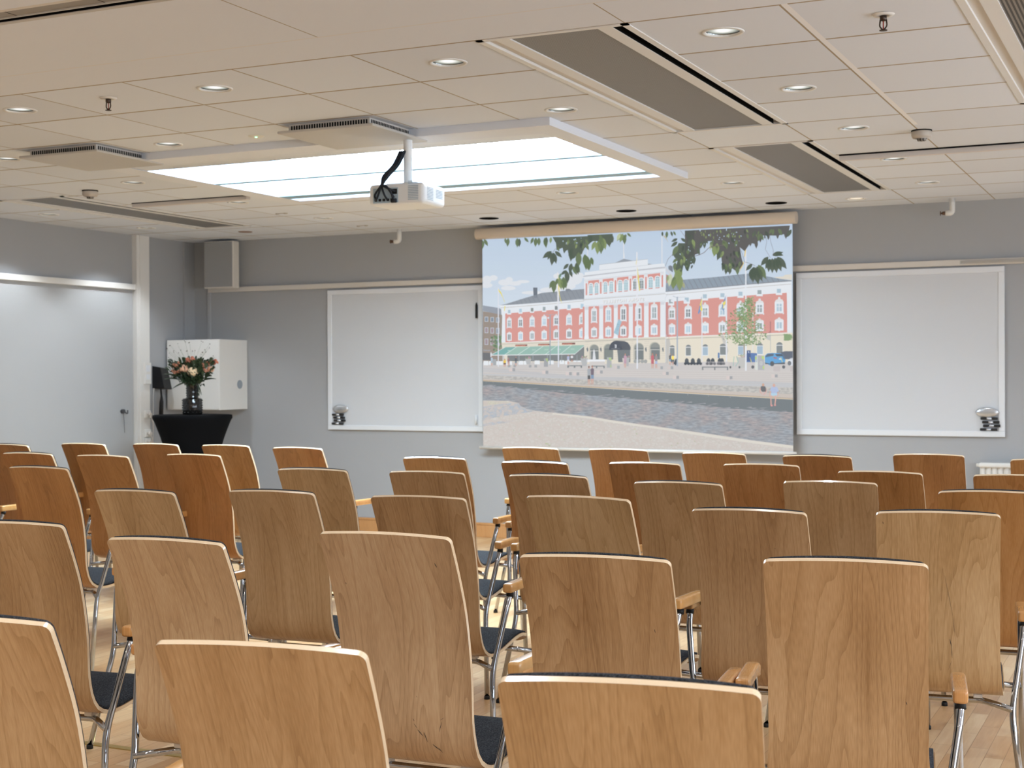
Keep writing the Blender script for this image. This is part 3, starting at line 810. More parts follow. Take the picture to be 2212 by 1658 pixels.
flower(-.02, .0, .475, .03, 'red', 'coral spray flower topmost in the bouquet', 12, clusters=sp)
flower(-.135, -.01, .43, .03, 'salmon', 'salmon spray flower on the left of the bouquet', 12, clusters=sp)
flower(-.145, -.03, .37, .02, 'salmon', 'small salmon bloom hanging lowest at the left', 12, clusters=sp[:3])
flower(.11, -.01, .43, .03, 'salmon', 'salmon spray flower right of the cream one', 12, clusters=sp)
flower(.13, -.03, .385, .02, 'salmon', 'small salmon bloom below right spray', 12, clusters=sp[:3])
flower(.17, -.02, .40, .032, 'peach', 'round pale flower at the far right of the bouquet', 20)
flower(.185, .0, .45, .02, 'red', 'brownish coral bloom topmost at the right', 10, clusters=sp[:4])
def leafy(bm, p0, p1, wd, curl=.02, rows=6):
    p0, p1 = Vector(p0), Vector(p1); d = p1 - p0; s = d.cross(Vector((0, 0, 1)))
    s = s.normalized() if s.length > 1e-4 else Vector((1, 0, 0))
    s = (s + Vector((0, 0, .4))).normalized(); prev = None
    for i in range(rows + 1):
        t_ = i/rows; c = p0 + d*t_ - Vector((0, 0, curl*4*(t_-.5)**2 - curl)); ww = wd*math.sin(PI*min(.98, t_*.92 + .06))
        cur = (bm.verts.new(c - s*ww), bm.verts.new(c + Vector((0, 0, -ww*.3))), bm.verts.new(c + s*ww))
        if prev:
            bm.faces.new((prev[0], prev[1], cur[1], cur[0])); bm.faces.new((prev[1], prev[2], cur[2], cur[1]))
        prev = cur
bm = bmesh.new(); rnd = random.Random(5)
base = Vector((VX, VY, TZ + .24))
for k in range(420):
    h = rnd.uniform(.25, .45); a = rnd.uniform(-1, 1)*min(.19, .06 + (h - .25)*1.0); d = rnd.uniform(-.1, .1)
    c = P3(a, d, h); e = (c - base); q = e.normalized()*rnd.uniform(.03, .06) + Vector((rnd.uniform(-.02, .02), rnd.uniform(-.02, .02), rnd.uniform(-.02, .03)))
    leafy(bm, c, c + q, rnd.uniform(.010, .018))
for (a0, h0, a1, h1, wd) in [(-.1, .33, -.24, .36, .02), (-.1, .31, -.235, .315, .02), (-.03, .29, -.17, .225, .024), (.1, .30, .23, .315, .02), (.06, .27, .12, .30, .02), (.05, .27, .10, .17, .018), (.06, .25, .09, .20, .015)]:
    leafy(bm, P3(a0, -.05, h0), P3(a1, -.07, h1), wd, .012)
for k in range(26):
    a = rnd.uniform(-.05, .05); tube(bm, [base + camr*a*.3, P3(a*2, rnd.uniform(-.06, .06), rnd.uniform(.3, .38))], .003, 5)
for k in range(14):   # hanging fern at the right of the neck
    leafy(bm, P3(.055 + rnd.uniform(-.01, .012), -.06, .26 - k*.007), P3(.09 + rnd.uniform(-.02, .01), -.08, .235 - k*.007), .006)
fo = obj('bouquet_foliage', bm, M['leafg'], None, smooth=True); tag(fo, 'dark green leaves filling the vase under the flowers', 'foliage'); fo['kind'] = 'stuff'
bm = bmesh.new()
bmh = bmesh.new()
for (a, h) in [(-.225, .58), (-.21, .545), (-.185, .61), (-.13, .62), (-.06, .655), (-.02, .64), (.08, .645), (.15, .62), (.145, .59), (.115, .58), (.02, .575), (.0, .57), (.09, .555), (.075, .545), (-.1, .565), (-.13, .55), (-.17, .555), (.19, .51), (.20, .455), (-.2, .50), (.13, .565), (-.05, .56)]:
    p = P3(a, rnd.uniform(-.03, .03), h); mid = P3(a*.45, 0, (h + .3)/2 + .02)
    tube(bm, catmull([base, mid, p], 5), .0011, 4)
    for q in range(rnd.choice((1, 2, 3))):
        z = p + Vector((rnd.uniform(-.008, .008), rnd.uniform(-.008, .008), rnd.uniform(-.012, .012)))
        bmesh.ops.create_icosphere(bmh, subdivisions=1, radius=rnd.uniform(.003, .0055), matrix=Matrix.Translation(z))
o = thing('seed_head_spray', 'fine grass stems with tiny dark seed heads above the flowers', 'dried stems', (0, 0, 0)); o['kind'] = 'stuff'
obj('stem', bm, mat('pale_stem', srgb(150, 158, 140), .7), o); obj('seed_head', bmh, mat('seed_head', srgb(84, 70, 64), .7), o)
# ------------------------------------------------------------------ projection screen
YS = YF - .12
scr = thing('projection_screen', 'pull-down screen showing a red and white waterfront building', 'screen', (-4.295, YS, 2.72))
bm = bmesh.new(); n = 16; pr = []
for k in range(n): pr.append((.052*math.cos(2*PI*k/n)*abs(math.cos(2*PI*k/n))**-.35 if abs(math.cos(2*PI*k/n)) > .02 else 0, .050*math.sin(2*PI*k/n)))
a = [bm.verts.new((-1.457, y, z)) for y, z in pr]; b = [bm.verts.new((1.437, y, z)) for y, z in pr]
for k in range(n): bm.faces.new((a[k], a[(k+1) % n], b[(k+1) % n], b[k])).smooth = True
bm.faces.new(a); bm.faces.new(b); obj('casing', bm, M['casing'], scr, bevel=.006)
bm = bmesh.new(); box(bm, -1.40, 1.402, -.001, .001, -1.895, -.03); obj('canvas', bm, mat('screen_canvas', srgb(200, 205, 210), .8), scr)
bm = bmesh.new(); tube(bm, [(-1.435, 0, -1.905), (1.427, 0, -1.905)], .0135, 12)
obj('bottom_bar', bm, M['white'], scr, smooth=True)
bm = bmesh.new(); box(bm, -1.2, -1.16, .0, .118, -.02, .045); box(bm, 1.16, 1.2, .0, .118, -.02, .045); obj('wall_bracket', bm, M['trimwhite'], scr)
# the projected photograph: flat colour shapes lying on the canvas
class Pic:
    def __init__(s):
        s.bm = bmesh.new(); s.col = s.bm.loops.layers.float_color.new('Col'); s.lay = 0; s.k = 1.0
    def W(s, u, v):
        d = CR*((u-1106)/FPX) - CU*((v-829)/FPX) + CF
        k = (YS - .0015)/d.y
        return (d.x*k + 4.295, CAM.z + d.z*k - 2.72)
    def poly(s, pts, c, mi=0):
        y = -.0015 - s.lay*.00016
        q = []
        for u, v in pts:
            x, z = s.W(u, v); q.append(s.bm.verts.new((max(-1.4, min(1.402, x)), y, min(-.045, max(-1.893, z)))))
        try: f = s.bm.faces.new(q)
        except ValueError: return
        f.material_index = mi; c4 = srgb(*[max(0, 238 - (238 - q_)*s.k) for q_ in c])
        for lp in f.loops: lp[s.col] = c4
        f.normal_update()
        if f.normal.y > 0: f.normal_flip()
    def L(s): s.lay += 1
    def rect(s, x0, y0, x1, y1, c, mi=0, sk=0.0):
        s.poly([(x0, y0), (x1, y0 + sk*(x1-x0)), (x1, y1 + sk*(x1-x0)), (x0, y1)], c, mi)
    def line(s, pts, w, c, mi=0):
        for (a, b), (c_, d) in zip(pts, pts[1:]):
            l = math.hypot(c_-a, d-b) or 1; nx, ny = -(d-b)/l*w/2, (c_-a)/l*w/2
            s.poly([(a+nx, b+ny), (c_+nx, d+ny), (c_-nx, d-ny), (a-nx, b-ny)], c, mi)
    def ell(s, x, y, rx, ry, c, mi=0, n=14, a0=0, a1=2*PI):
        s.poly([(x+rx*math.cos(a0+(a1-a0)*k/n), y+ry*math.sin(a0+(a1-a0)*k/n)) for k in range(n if a1-a0 > 6.2 else n+1)], c, mi)
pc = Pic()
A_ = lambda x, y: (1040+x/9.2125, 460+y/9.2125)
B_ = lambda x, y: (1260+x/9.2125, 460+y/9.2125)
C_ = lambda x, y: (1480+x/9.2125, 460+y/9.2125)
D_ = lambda x, y: (1040+x/9.2125, 630+y/9.2125)
E_ = lambda x, y: (1260+x/9.2125, 630+y/9.2125)
F_ = lambda x, y: (1480+x/9.2125, 630+y/9.2125)
G_ = lambda x, y: (1040+x/6.506, 790+y/6.506)
H_ = lambda x, y: (1380+x/6.506, 790+y/6.506)
def PP(fn, pts, c, mi=0): pc.poly([fn(*p) for p in pts], c, mi)
WHT = (232, 236, 241); RED = (221, 168, 162); ROOF = (160, 168, 178); STONE = (228, 222, 210); GLS = (176, 196, 204); DK = (138, 144, 148); LG = (206, 212, 220)
# sky in bands
for i in range(24):
    t0, t1 = i/24, (i+1)/24; y0_, y1_ = 470 + 250*t0, 470 + 250*t1
    c = tuple(int(a + (b-a)*t0) for a, b in ((190, 216), (209, 226), (230, 236)))
    pc.poly([(1030, y0_), (1730, y0_), (1730, y1_), (1030, y1_)], c)
pc.L(); rp = random.Random(11)
for (x, y, rx, ry) in [(1052, 604, 10, 9), (1066, 600, 9, 6), (1050, 616, 14, 6), (1090, 610, 14, 7), (1100, 604, 8, 6), (1112, 612, 14, 5), (1130, 608, 14, 3.5), (1098, 622, 16, 5), (1150, 632, 24, 4), (1236, 604, 22, 12), (1250, 596, 12, 8), (1204, 596, 9, 6), (1190, 626, 24, 6), (1222, 618, 22, 8)]:
    pc.ell(x, y, rx, ry, (226, 230, 236))
# ground planes first (lower half)
pc.L(); pc.k = 1.2
PP(G_, [(-20, -110), (4500, -110), (4500, 600), (-20, 600)], (214, 210, 208))
PP(F_, [(-4200, 1200), (2300, 1150), (2300, 1560), (-4200, 1560)], (208, 208, 210))
pc.L()
for i in range(6):    # stone steps
    y = 800 + i*4.4
    pc.line([(1044, y - 4 + i*.4), (1250, y), (1450, y + 3), (1716, y + 6)], .7, (200, 194, 192))
PP(G_, [(0, 20), (130, 30), (350, 95), (800, 130), (1480, 190), (2212, 215), (2212, 160), (1500, 150), (700, 120), (240, 85), (0, 85)], (206, 206, 208))
pc.poly([G_(0, 110), G_(700, 130), G_(1480, 160), H_(0, 168), H_(1000, 190), H_(2165, 238), H_(2165, 305), H_(1000, 265), H_(0, 225), G_(1480, 195), G_(700, 165), G_(0, 135)], (203, 204, 207))
pc.L()
pc.poly([G_(0, 130), G_(700, 160), G_(1480, 192), H_(0, 225), H_(1000, 268), H_(2165, 305), H_(2165, 400), H_(1000, 345), H_(0, 300), G_(1480, 265), G_(700, 215), G_(0, 180)], (190, 188, 184), 2)
pc.poly([G_(0, 178), G_(700, 212), G_(1480, 262), H_(0, 298), H_(1000, 345), H_(2165, 398), H_(2165, 470), H_(1000, 400), H_(0, 345), G_(1480, 300), G_(700, 252), G_(0, 212)], (208, 200, 194))
pc.L()
pc.line([G_(0, 207), G_(700, 246), G_(1480, 296), H_(0, 338), H_(1000, 398), H_(2165, 466)], 1.1, (226, 206, 170))
pc.line([G_(0, 202), G_(700, 240), G_(1480, 290), H_(0, 331), H_(1000, 390), H_(2165, 456)], .7, (168, 150, 134))
for i in range(20): pc.rect(1050 + i*i*1.0 + i*14, 824.5 + (i*i*1.0 + i*14)*.061, 1051 + i*i*1.0 + i*14, 826.2 + (i*i + i*14)*.061, (206, 208, 210)) if 1050 + i*i + i*14 < 1708 else None
pc.poly([G_(0, 212), G_(700, 255), G_(1480, 303), H_(0, 350), H_(1000, 408), H_(2165, 474), H_(2165, 700), H_(1000, 640), H_(0, 560), G_(1480, 480), G_(700, 420), G_(0, 340)], (137, 144, 148))
pc.L()
wtop = [G_(0, 275), G_(300, 292), G_(600, 325), G_(900, 350), G_(1200, 388), G_(1500, 408), G_(1800, 440), H_(0, 470), H_(300, 500), H_(600, 525), H_(900, 555), H_(1200, 590), H_(1600, 620), H_(2180, 650)]
shore = [H_(2180, 1118), H_(1600, 1045), H_(1000, 955), H_(400, 870), H_(0, 815), G_(1800, 755), G_(1500, 705), G_(1000, 655), G_(770, 632), G_(640, 605), G_(560, 570), G_(520, 520), G_(380, 490), G_(0, 485)]
pc.poly(wtop + shore, (182, 184, 190), 1)
for i in range(60):     # ragged upper edge of the reflections
    u = rp.uniform(1045, 1700); vv = 832 + (u-1045)*.085 + rp.uniform(-2, 5)
    pc.poly([(u, vv), (u + rp.uniform(8, 22), vv - rp.uniform(.6, 1.6)), (u + rp.uniform(6, 14), vv + .8)], (178, 178, 184))
pc.L()
pc.poly([G_(0, 485), G_(380, 490), G_(520, 520), G_(560, 570), G_(640, 605), G_(770, 632), G_(1000, 655), G_(1500, 705), G_(1800, 755), H_(0, 815), H_(400, 870), H_(1000, 955), H_(1600, 1045), H_(2180, 1118), H_(2180, 1200), G_(0, 1200)], (216, 212, 208), 3)
pc.L()
pc.poly([G_(1000, 660), G_(1500, 712), G_(1800, 760), H_(0, 822), H_(400, 876), H_(1000, 962), H_(1600, 1050), H_(2180, 1122), H_(2180, 1160), H_(1600, 1085), H_(1000, 1000), H_(400, 905), H_(0, 850), G_(1800, 790), G_(1500, 735), G_(1000, 680)], (224, 220, 212))
pc.poly([G_(0, 570), G_(300, 530), G_(520, 522), G_(570, 580), G_(650, 612), G_(760, 638), G_(600, 660), G_(400, 690), G_(200, 720), G_(0, 770)], (188, 196, 206), 3)
PP(G_, [(0, 815), (200, 780), (460, 768), (400, 790), (150, 830), (0, 850)], (196, 200, 208), 3)
PP(G_, [(0, 490), (300, 490), (400, 510), (200, 540), (0, 560)], (214, 212, 198), 3)
for i in range(46):
    u, v = rp.uniform(1046, 1706), rp.uniform(905, 968)
    if v > 893 + (u-1160)*.125: pc.ell(u, v, rp.uniform(.6, 3), rp.uniform(.4, 1.2), rp.choice([(184, 200, 160), (206, 204, 176), (190, 196, 170)]), n=6)
# left brick block
pc.L()
PP(D_, [(30, 270), (340, 320), (400, 350), (400, 460), (30, 380)], (166, 172, 182)); PP(D_, [(30, 385), (420, 455), (420, 1400), (30, 1400)], (168, 158, 150))
pc.L()
for j, (y, h) in enumerate(((495, 100), (705, 115), (930, 125))):
    for i, x in enumerate((65, 180, 290)):
        pc.rect(*D_(x, y + i*8), *D_(x + 72, y + i*8 + h), (200, 206, 216)); 
pc.L()
for j, (y, h) in enumerate(((495, 100), (705, 115), (930, 125))):
    for i, x in enumerate((65, 180, 290)):
        pc.rect(*D_(x + 12, y + i*8 + 12), *D_(x + 60, y + i*8 + h - 12), ((150, 160, 172), (176, 160, 166))[j > 0 and i != 2])
PP(D_, [(30, 1210), (200, 1215), (200, 1360), (30, 1360)], (130, 132, 136))
for k in range(40): pc.ell(*D_(300 + rp.uniform(-100, 110), 1030 + rp.uniform(-150, 150)), 2.6, 2.4, rp.choice([(136, 158, 132), (150, 172, 144), (126, 146, 124)]), n=8)
# left wing
pc.L()
PP(D_, [(350, 272), (500, 240), (780, 150), (1030, 75), (1120, 50), (1200, 22), (2065, -60), (2065, 150), (1500, 200), (600, 262)], (160, 166, 174), 4)
PP(D_, [(1030, -85), (1115, -85), (1115, 110), (1085, 120), (1040, 118)], (132, 140, 150)); PP(A_, [(1675, 1520), (1700, 1505), (1750, 1505), (1795, 1535), (1790, 1560), (1680, 1570)], (146, 152, 160))
PP(D_, [(345, 268), (600, 255), (1500, 192), (2000, 138), (2065, 140), (2065, 320), (480, 430), (480, 1010), (400, 1020), (415, 480), (400, 440), (395, 330)], WHT)
pc.L()
for x in (1500, 2000): pass
PP(D_, [(475, 432), (2065, 312), (2065, 948), (480, 1008)], RED)
pc.line([D_(390, 318), D_(900, 282), D_(1500, 232), D_(2050, 180)], .9, (196, 192, 186))
PP(D_, [(400, 1010), (2065, 945), (2065, 1140), (2065, 1400), (480, 1400), (410, 1100)], STONE)
pc.L()
pc.line([D_(480, 1012), D_(2065, 948)], 1.3, (236, 238, 240)); pc.line([D_(400, 1040), D_(2065, 985)], 1.0, (190, 188, 180))
for i in range(7): pc.line([D_(405, 500 + i*80), D_(425, 500 + i*80)], .3, (212, 216, 222))
def window(cx, yt, yb, w, tall, glass, orn=True, bars=2):
    """cx,yt,yb,w in photo px"""
    h = yb - yt
    pc.poly([(cx-w/2, yt), (cx+w/2, yt - w*.06), (cx+w/2, yb), (cx-w/2, yb)], WHT)
    if orn:
        k = 1.0 if tall else .6
        pc.poly([(cx-w*.5, yt+.5), (cx-w*.38, yt-w*.22*k), (cx-w*.16, yt-w*.30*k), (cx-w*.1, yt-w*.55*k), (cx+w*.1, yt-w*.57*k), (cx+w*.16, yt-w*.32*k), (cx+w*.38, yt-w*.26*k), (cx+w*.5, yt-.4)], (228, 228, 230))
        if tall:
            pc.rect(cx-w*.58, yb-1.2, cx+w*.58, yb+.4, (222, 226, 232)); pc.rect(cx-w*.52, yb+.2, cx-w*.42, yb+2, WHT); pc.rect(cx+w*.42, yb+.2, cx+w*.52, yb+2, WHT)
        else: pc.rect(cx-w*.08, yb, cx+w*.08, yb+1.5, WHT)
    WINS.append((cx, yt, yb, w, tall, glass))
WINS = []
gl_opts = [(172, 182, 186), (150, 156, 160), (186, 204, 216), (190, 212, 226), (160, 166, 164)]
def glass_all():
    for (cx, yt, yb, w, tall, g) in WINS:
        a, b = cx - w*.29, cx + w*.29; y0_, y1_ = yt + w*.22, yb - (w*.22 if tall else w*.24)
        pc.rect(a, y0_, b, y1_, g)
    pc.L()
    for (cx, yt, yb, w, tall, g) in WINS:
        a, b = cx - w*.29, cx + w*.29; y0_, y1_ = yt + w*.22, yb - w*.2
        pc.rect(cx - w*.045, y0_, cx + w*.045, y1_, WHT)
        if tall: pc.rect(a, y0_ + (y1_-y0_)*(.32 if tall == 1 else .46), b, y0_ + (y1_-y0_)*(.32 if tall == 1 else .46) + w*.08, WHT)
        pc.rect(cx - w*.27, y0_ + .3, cx - w*.2, y1_, tuple(min(255, q + 18) for q in g))
    WINS.clear()
for i, x in enumerate((555, 780, 1010, 1250, 1490, 1745, 2005)):
    t_ = (x - 555)/1450; w_ = (95 + 22*t_)/9.2125
    u, _ = D_(x, 0)
    window(u, D_(0, 548 - 75*t_)[1], D_(0, 712 - 72*t_)[1], w_, 1, gl_opts[i % 3] if i != 3 else gl_opts[3])
    window(u, D_(0, 825 - 75*t_)[1], D_(0, 975 - 60*t_)[1], w_, 0, gl_opts[(i*2 + 1) % 5 if i != 1 else 3])
    pc.rect(*D_(x - 42 - 4*t_, 350 - 122*t_), *D_(x + 38 + 6*t_, 452 - 108*t_), WHT)
# awning, terrace
pc.L(); glass_all(); pc.L()
for i, x in enumerate((555, 780, 1010, 1250, 1490, 1745, 2005)):
    t_ = (x - 555)/1450
    pc.rect(*D_(x - 24 - 4*t_, 358 - 120*t_), *D_(x + 24 + 6*t_, 425 - 106*t_), gl_opts[(i + 2) % 5])
PP(D_, [(520, 1255), (2065, 1080), (2065, 1380), (520, 1380)], (144, 148, 150))
for x0_, y0_, x1_, y1_ in ((678, 1050, 912, 1084), (1132, 1034, 1368, 1068), (1605, 1016, 1868, 1052)): pc.rect(*D_(x0_, y0_), *D_(x1_, y1_), (150, 116, 112), sk=-.02)
pc.L()
PP(D_, [(45, 1372), (140, 1372), (140, 1460), (45, 1460)], (234, 238, 242))
for x0_, x1_, y in ((300, 430, 1378), (495, 540, 1380), (570, 610, 1378), (740, 835, 1372), (845, 900, 1372), (1060, 1165, 1366), (1340, 1440, 1366), (1560, 1650, 1362), (1665, 1770, 1368), (1830, 2010, 1366), (2100, 2212, 1352), (150, 190, 1375)):
    pc.rect(*D_(x0_, y), *D_(x1_, y + 76), (234, 238, 242))
b0 = [(200, 1252), (465, 1250), (730, 1248), (1000, 1243), (1280, 1240), (1575, 1235), (1868, 1230)]
t0_ = [(475, 1102), (700, 1097), (965, 1090), (1230, 1082), (1500, 1075), (1790, 1066), (2065, 1060)]
for i in range(6): PP(D_, [b0[i], t0_[i], t0_[i+1], b0[i+1]], (142, 186, 184) if i == 0 else (170, 200, 190) if i % 2 else (166, 197, 189))
pc.L()
for i in range(7): pc.line([D_(*b0[i]), D_(*t0_[i])], .9, (226, 236, 234))
pc.line([D_(190, 1262), D_(1000, 1252), D_(1870, 1238)], 1.5, (238, 240, 242)); pc.line([D_(1868, 1236), D_(2065, 1066)], .8, (206, 210, 214))
for x, y in ((560, 1170), (1045, 1155), (1295, 1150), (1545, 1145), (1815, 1140)):
    for q in range(3): pc.ell(*D_(x - 26 + q*26, y), 1.0, 1.6, (196, 218, 208), n=7)
for x in (750, 1028, 1315, 1600, 1905): pc.rect(*D_(x - 5, 1250), *D_(x + 5, 1400), (176, 184, 190))
# tower
pc.L()
PP(B_, [(30, 1180), (320, 1140), (325, 1030), (1285, 918), (1290, 1030), (1615, 1000), (1625, 1065), (1640, 1075), (1640, 2900), (20, 3000), (20, 1300), (0, 1275), (0, 1240), (30, 1232)], WHT)
PP(B_, [(640, 988), (810, 908), (985, 948)], (168, 174, 182)); PP(B_, [(1285, 1028), (1285, 1005), (1385, 1020)], (168, 174, 182))
PP(B_, [(800, 905), (800, 800), (820, 800), (824, 905)], (236, 236, 238))
pc.L()
pc.line([B_(0, 1262), B_(800, 1165), B_(1635, 1085)], 2.6, (204, 206, 212)); pc.line([B_(20, 1248), B_(1625, 1068)], .7, (188, 194, 202)); pc.line([B_(320, 1140), B_(1290, 1035)], .8, (200, 206, 214))
pc.line([B_(20, 1335), B_(1600, 1172)], .8, (206, 210, 218)); pc.line([B_(315, 1028), B_(1285, 916)], .8, (186, 190, 196))
tl = lambda x: 1347 - (x - 100)*.1085
for a_, b_ in ((100, 318), (388, 606), (676, 903), (975, 1210), (1285, 1533)):
    PP(B_, [(a_, tl(a_)), (b_, tl(b_)), (b_, tl(b_) + 140), (a_, tl(a_) + 140)], RED)
for x in (66, 351, 643, 941, 1249, 1575): PP(B_, [(x - 16, tl(x) + 48), (x + 16, tl(x) + 46), (x + 16, tl(x) + 282), (x - 16, tl(x) + 284)], RED)
PP(B_, [(1650, 1220), (1700, 1240), (1790, 1320), (1700, 1440), (1650, 1450)], (196, 160, 158)); PP(B_, [(1640, 1060), (1790, 1230), (1800, 1330), (1760, 1250), (1690, 1200), (1645, 1150)], (214, 218, 226)); PP(B_, [(1695, 1060), (1730, 1040), (1780, 1060), (1785, 1180), (1700, 1120)], (140, 146, 156))
for x, tt in ((66, 0), (351, 0), (643, 0), (941, 0), (1249, 0), (1575, 0)): PP(B_, [(x - 38, tl(x) - 5), (x + 38, tl(x) - 9), (x + 24, tl(x) + 30), (x - 24, tl(x) + 32)], (226, 228, 232))
pc.L()
aw = (155, 268, 443, 560, 737, 853, 1035, 1160, 1345, 1480)
for x in aw:
    r = 49 + (x - 155)*.0075; cy = tl(x) + 48 + r + 0
    u, v = B_(x, cy); pc.ell(u, v, r/9.2125, r/9.2125, (238, 240, 243), a0=PI, a1=2*PI, n=12); pc.rect(*B_(x - r, cy), *B_(x + r, cy + 140), (238, 240, 243))
pc.L()
for i, x in enumerate(aw):
    r = 34 + (x - 155)*.006; cy = tl(x) + 48 + r + 16
    g = (184, 208, 216) if i not in (6, 7) else (160, 168, 170)
    u, v = B_(x, cy); pc.ell(u, v, r/9.2125, r/9.2125, (180, 198, 208), a0=PI, a1=2*PI, n=12); pc.rect(*B_(x - r, cy), *B_(x + r, cy + 165), g)
    PP(B_, [(x - r, cy + 178), (x + r, cy + 172), (x + r - 2, cy + 188), (x - r, cy + 194)], (208, 150, 144))
pc.L()
for x in aw:
    r = 34 + (x - 155)*.006; cy = tl(x) + 48 + r + 16
    pc.rect(*B_(x - r, cy - 4), *B_(x + r, cy + 6), (236, 240, 244)); pc.rect(*B_(x - 3, cy - r), *B_(x + 3, cy + 165), (226, 234, 240))
    for q in (55, 110): pc.rect(*B_(x - r, cy + q), *B_(x + r, cy + q + 3), (226, 234, 240))
# tower lower storeys
el = lambda x: 294 - (x - 110)*.066
pc.line([E_(0, 160), E_(800, 100), E_(1635, 38)], 1.1, (192, 190, 188)); pc.line([E_(0, 140), E_(1640, 15)], .6, (206, 212, 220)); pc.line([E_(30, 285), E_(1620, 182)], .7, (208, 212, 220))
for a_, b_ in ((108, 318), (400, 610), (690, 908), (990, 1212), (1303, 1535)):
    PP(E_, [(a_, el(a_)), (b_, el(b_)), (b_, 943 - b_*.024), (a_, 943 - a_*.024)], RED)
PP(E_, [(-10, 300), (28, 295), (28, 950), (-10, 950)], RED)
pc.L()
for i, x in enumerate((68, 358, 648, 945, 1253, 1580)):
    PP(E_, [(x - 46, el(x) + 6), (x + 46, el(x)), (x + 34, el(x) + 60), (x - 34, el(x) + 62)], (218, 220, 226))
    PP(E_, [(x - 38, 870), (x + 38, 866), (x + 50, 930 - x*.02), (x - 50, 934 - x*.02)], (236, 240, 244))
for i, x in enumerate((217, 502, 800, 1100, 1413)):
    t_ = (x - 217)/1196; u = E_(x, 0)[0]; w_ = (116 + 20*t_)/9.2125
    window(u, E_(0, 358 - 76*t_)[1], E_(0, 608 - 58*t_)[1], w_, 2, gl_opts[(0, 2, 1, 1, 0)[i]])
    window(u, E_(0, 736 - 58*t_)[1], E_(0, 902 - 46*t_)[1], w_, 0, gl_opts[(0, 2, 1, 3, 2)[i]])
# stone ground floor
PP(E_, [(20, 955), (1640, 905), (1640, 1410), (20, 1442)], STONE)
pc.L(); glass_all()
pc.line([E_(20, 958), E_(1640, 908)], 2.0, (220, 214, 200)); pc.line([E_(30, 985), E_(1640, 935)], 1.2, (176, 176, 172)); pc.line([E_(20, 945), E_(1640, 895)], .8, (238, 240, 243))
for j in range(9):
    for x0_, x1_ in ((30, 118), (322, 405), (615, 690), (940, 1000), (1215, 1315), (1535, 1635)):
        pc.line([E_(x0_, 1010 + j*42 - x0_*.02), E_(x1_, 1010 + j*42 - x1_*.02)], .35, (196, 192, 182))
for x, r, yt in ((218, 96, 1040), (500, 96, 1028), (1105, 104, 1010), (1425, 108, 996)):
    u, v = E_(x, yt + r); pc.ell(u, v, r/9.2125, r/9.2125, (200, 198, 188), a0=PI, a1=2*PI, n=16); pc.rect(*E_(x - r, yt + r), *E_(x + r, 1350), (206, 202, 192))
pc.L()
for x, r, yt in ((225, 84, 1055), (505, 84, 1043), (1112, 90, 1026), (1432, 94, 1014)):
    u, v = E_(x, yt + r); pc.ell(u, v, r/9.2125, r/9.2125, (160, 164, 162), a0=PI, a1=2*PI, n=16); pc.rect(*E_(x - r, yt + r), *E_(x + r, 1345), (140, 146, 148))
pc.L()
for x, r, y in ((225, 84, 1168), (1112, 90, 1150), (1432, 94, 1144)): pc.rect(*E_(x - r, y), *E_(x + r, y + 12), (216, 216, 212)); pc.rect(*E_(x - r + 4, y + 12), *E_(x - r + 16, 1345), (206, 204, 196))
PP(E_, [(680, 1150), (940, 1150), (940, 1400), (700, 1400)], (136, 142, 146)); PP(E_, [(440, 1150), (600, 1150), (600, 1340), (440, 1340)], (148, 154, 152))
for x in (345, 1240, 1580, 78): PP(E_, [(x - 12, 1130), (x + 4, 1110), (x + 12, 1095), (x + 26, 1150), (x + 16, 1200), (x + 2, 1180)], (136, 142, 148))
pc.L()
PP(E_, [(515, 1155), (522, 1100), (550, 1030), (600, 985), (650, 973), (720, 975), (830, 982), (890, 1010), (930, 1065), (945, 1100), (945, 1155), (800, 1155)], (112, 116, 124))
PP(E_, [(515, 1155), (522, 1100), (550, 1030), (600, 985), (650, 973), (700, 985), (745, 1030), (770, 1090), (780, 1155)], (122, 126, 134))
pc.L()
for pts in ([(652, 1050), (664, 1050), (664, 1112), (652, 1112)], [(626, 1050), (655, 1050), (655, 1060), (626, 1060)], [(628, 1075), (655, 1075), (655, 1085), (628, 1085)], [(630, 1100), (655, 1100), (655, 1112), (630, 1112)]): PP(E_, pts, (234, 236, 240))
# right wing
PP(C_, [(0, 1322), (620, 1272), (1290, 1200), (1630, 1258), (1900, 1310), (2120, 1338), (2120, 1360), (1300, 1420), (0, 1540), (-385, 1570), (-375, 1400), (-300, 1350)], (160, 172, 184), 4)
PP(C_, [(1760, 1275), (1950, 1262), (1990, 1230), (2130, 1218), (2130, 1330), (1900, 1310)], (226, 222, 212))
PP(C_, [(-390, 1570), (0, 1535), (1300, 1425), (2120, 1350), (2120, 2400), (-390, 2560)], WHT)
pc.L()
pc.line([C_(-380, 1562), C_(0, 1528), C_(1300, 1412), C_(2110, 1345)], 1.6, (158, 160, 166)); pc.line([C_(-380, 1625), C_(20, 1588), C_(1250, 1480), C_(2110, 1412)], 1.0, (196, 192, 190))
pc.poly([E_(1645, 210), E_(1700, 200), E_(2000, 175), E_(2145, 160), F_(115, 158), F_(1000, 92), F_(2025, 18), F_(2040, 790), F_(2040, 815), F_(0, 882), E_(1645, 905)], RED)
pc.poly([E_(1640, 905), F_(0, 882), F_(2050, 815), F_(2140, 812), F_(2140, 1400), F_(0, 1400), E_(1645, 1420)], (232, 226, 212))
PP(F_, [(2035, 20), (2110, 10), (2115, 800), (2030, 800)], (232, 236, 240))
pc.L()
pc.line([E_(1650, 905), F_(0, 885), F_(2050, 815)], 1.2, (238, 240, 242)); pc.line([E_(1650, 945), F_(0, 925), F_(2100, 855)], 1.1, (182, 180, 174))
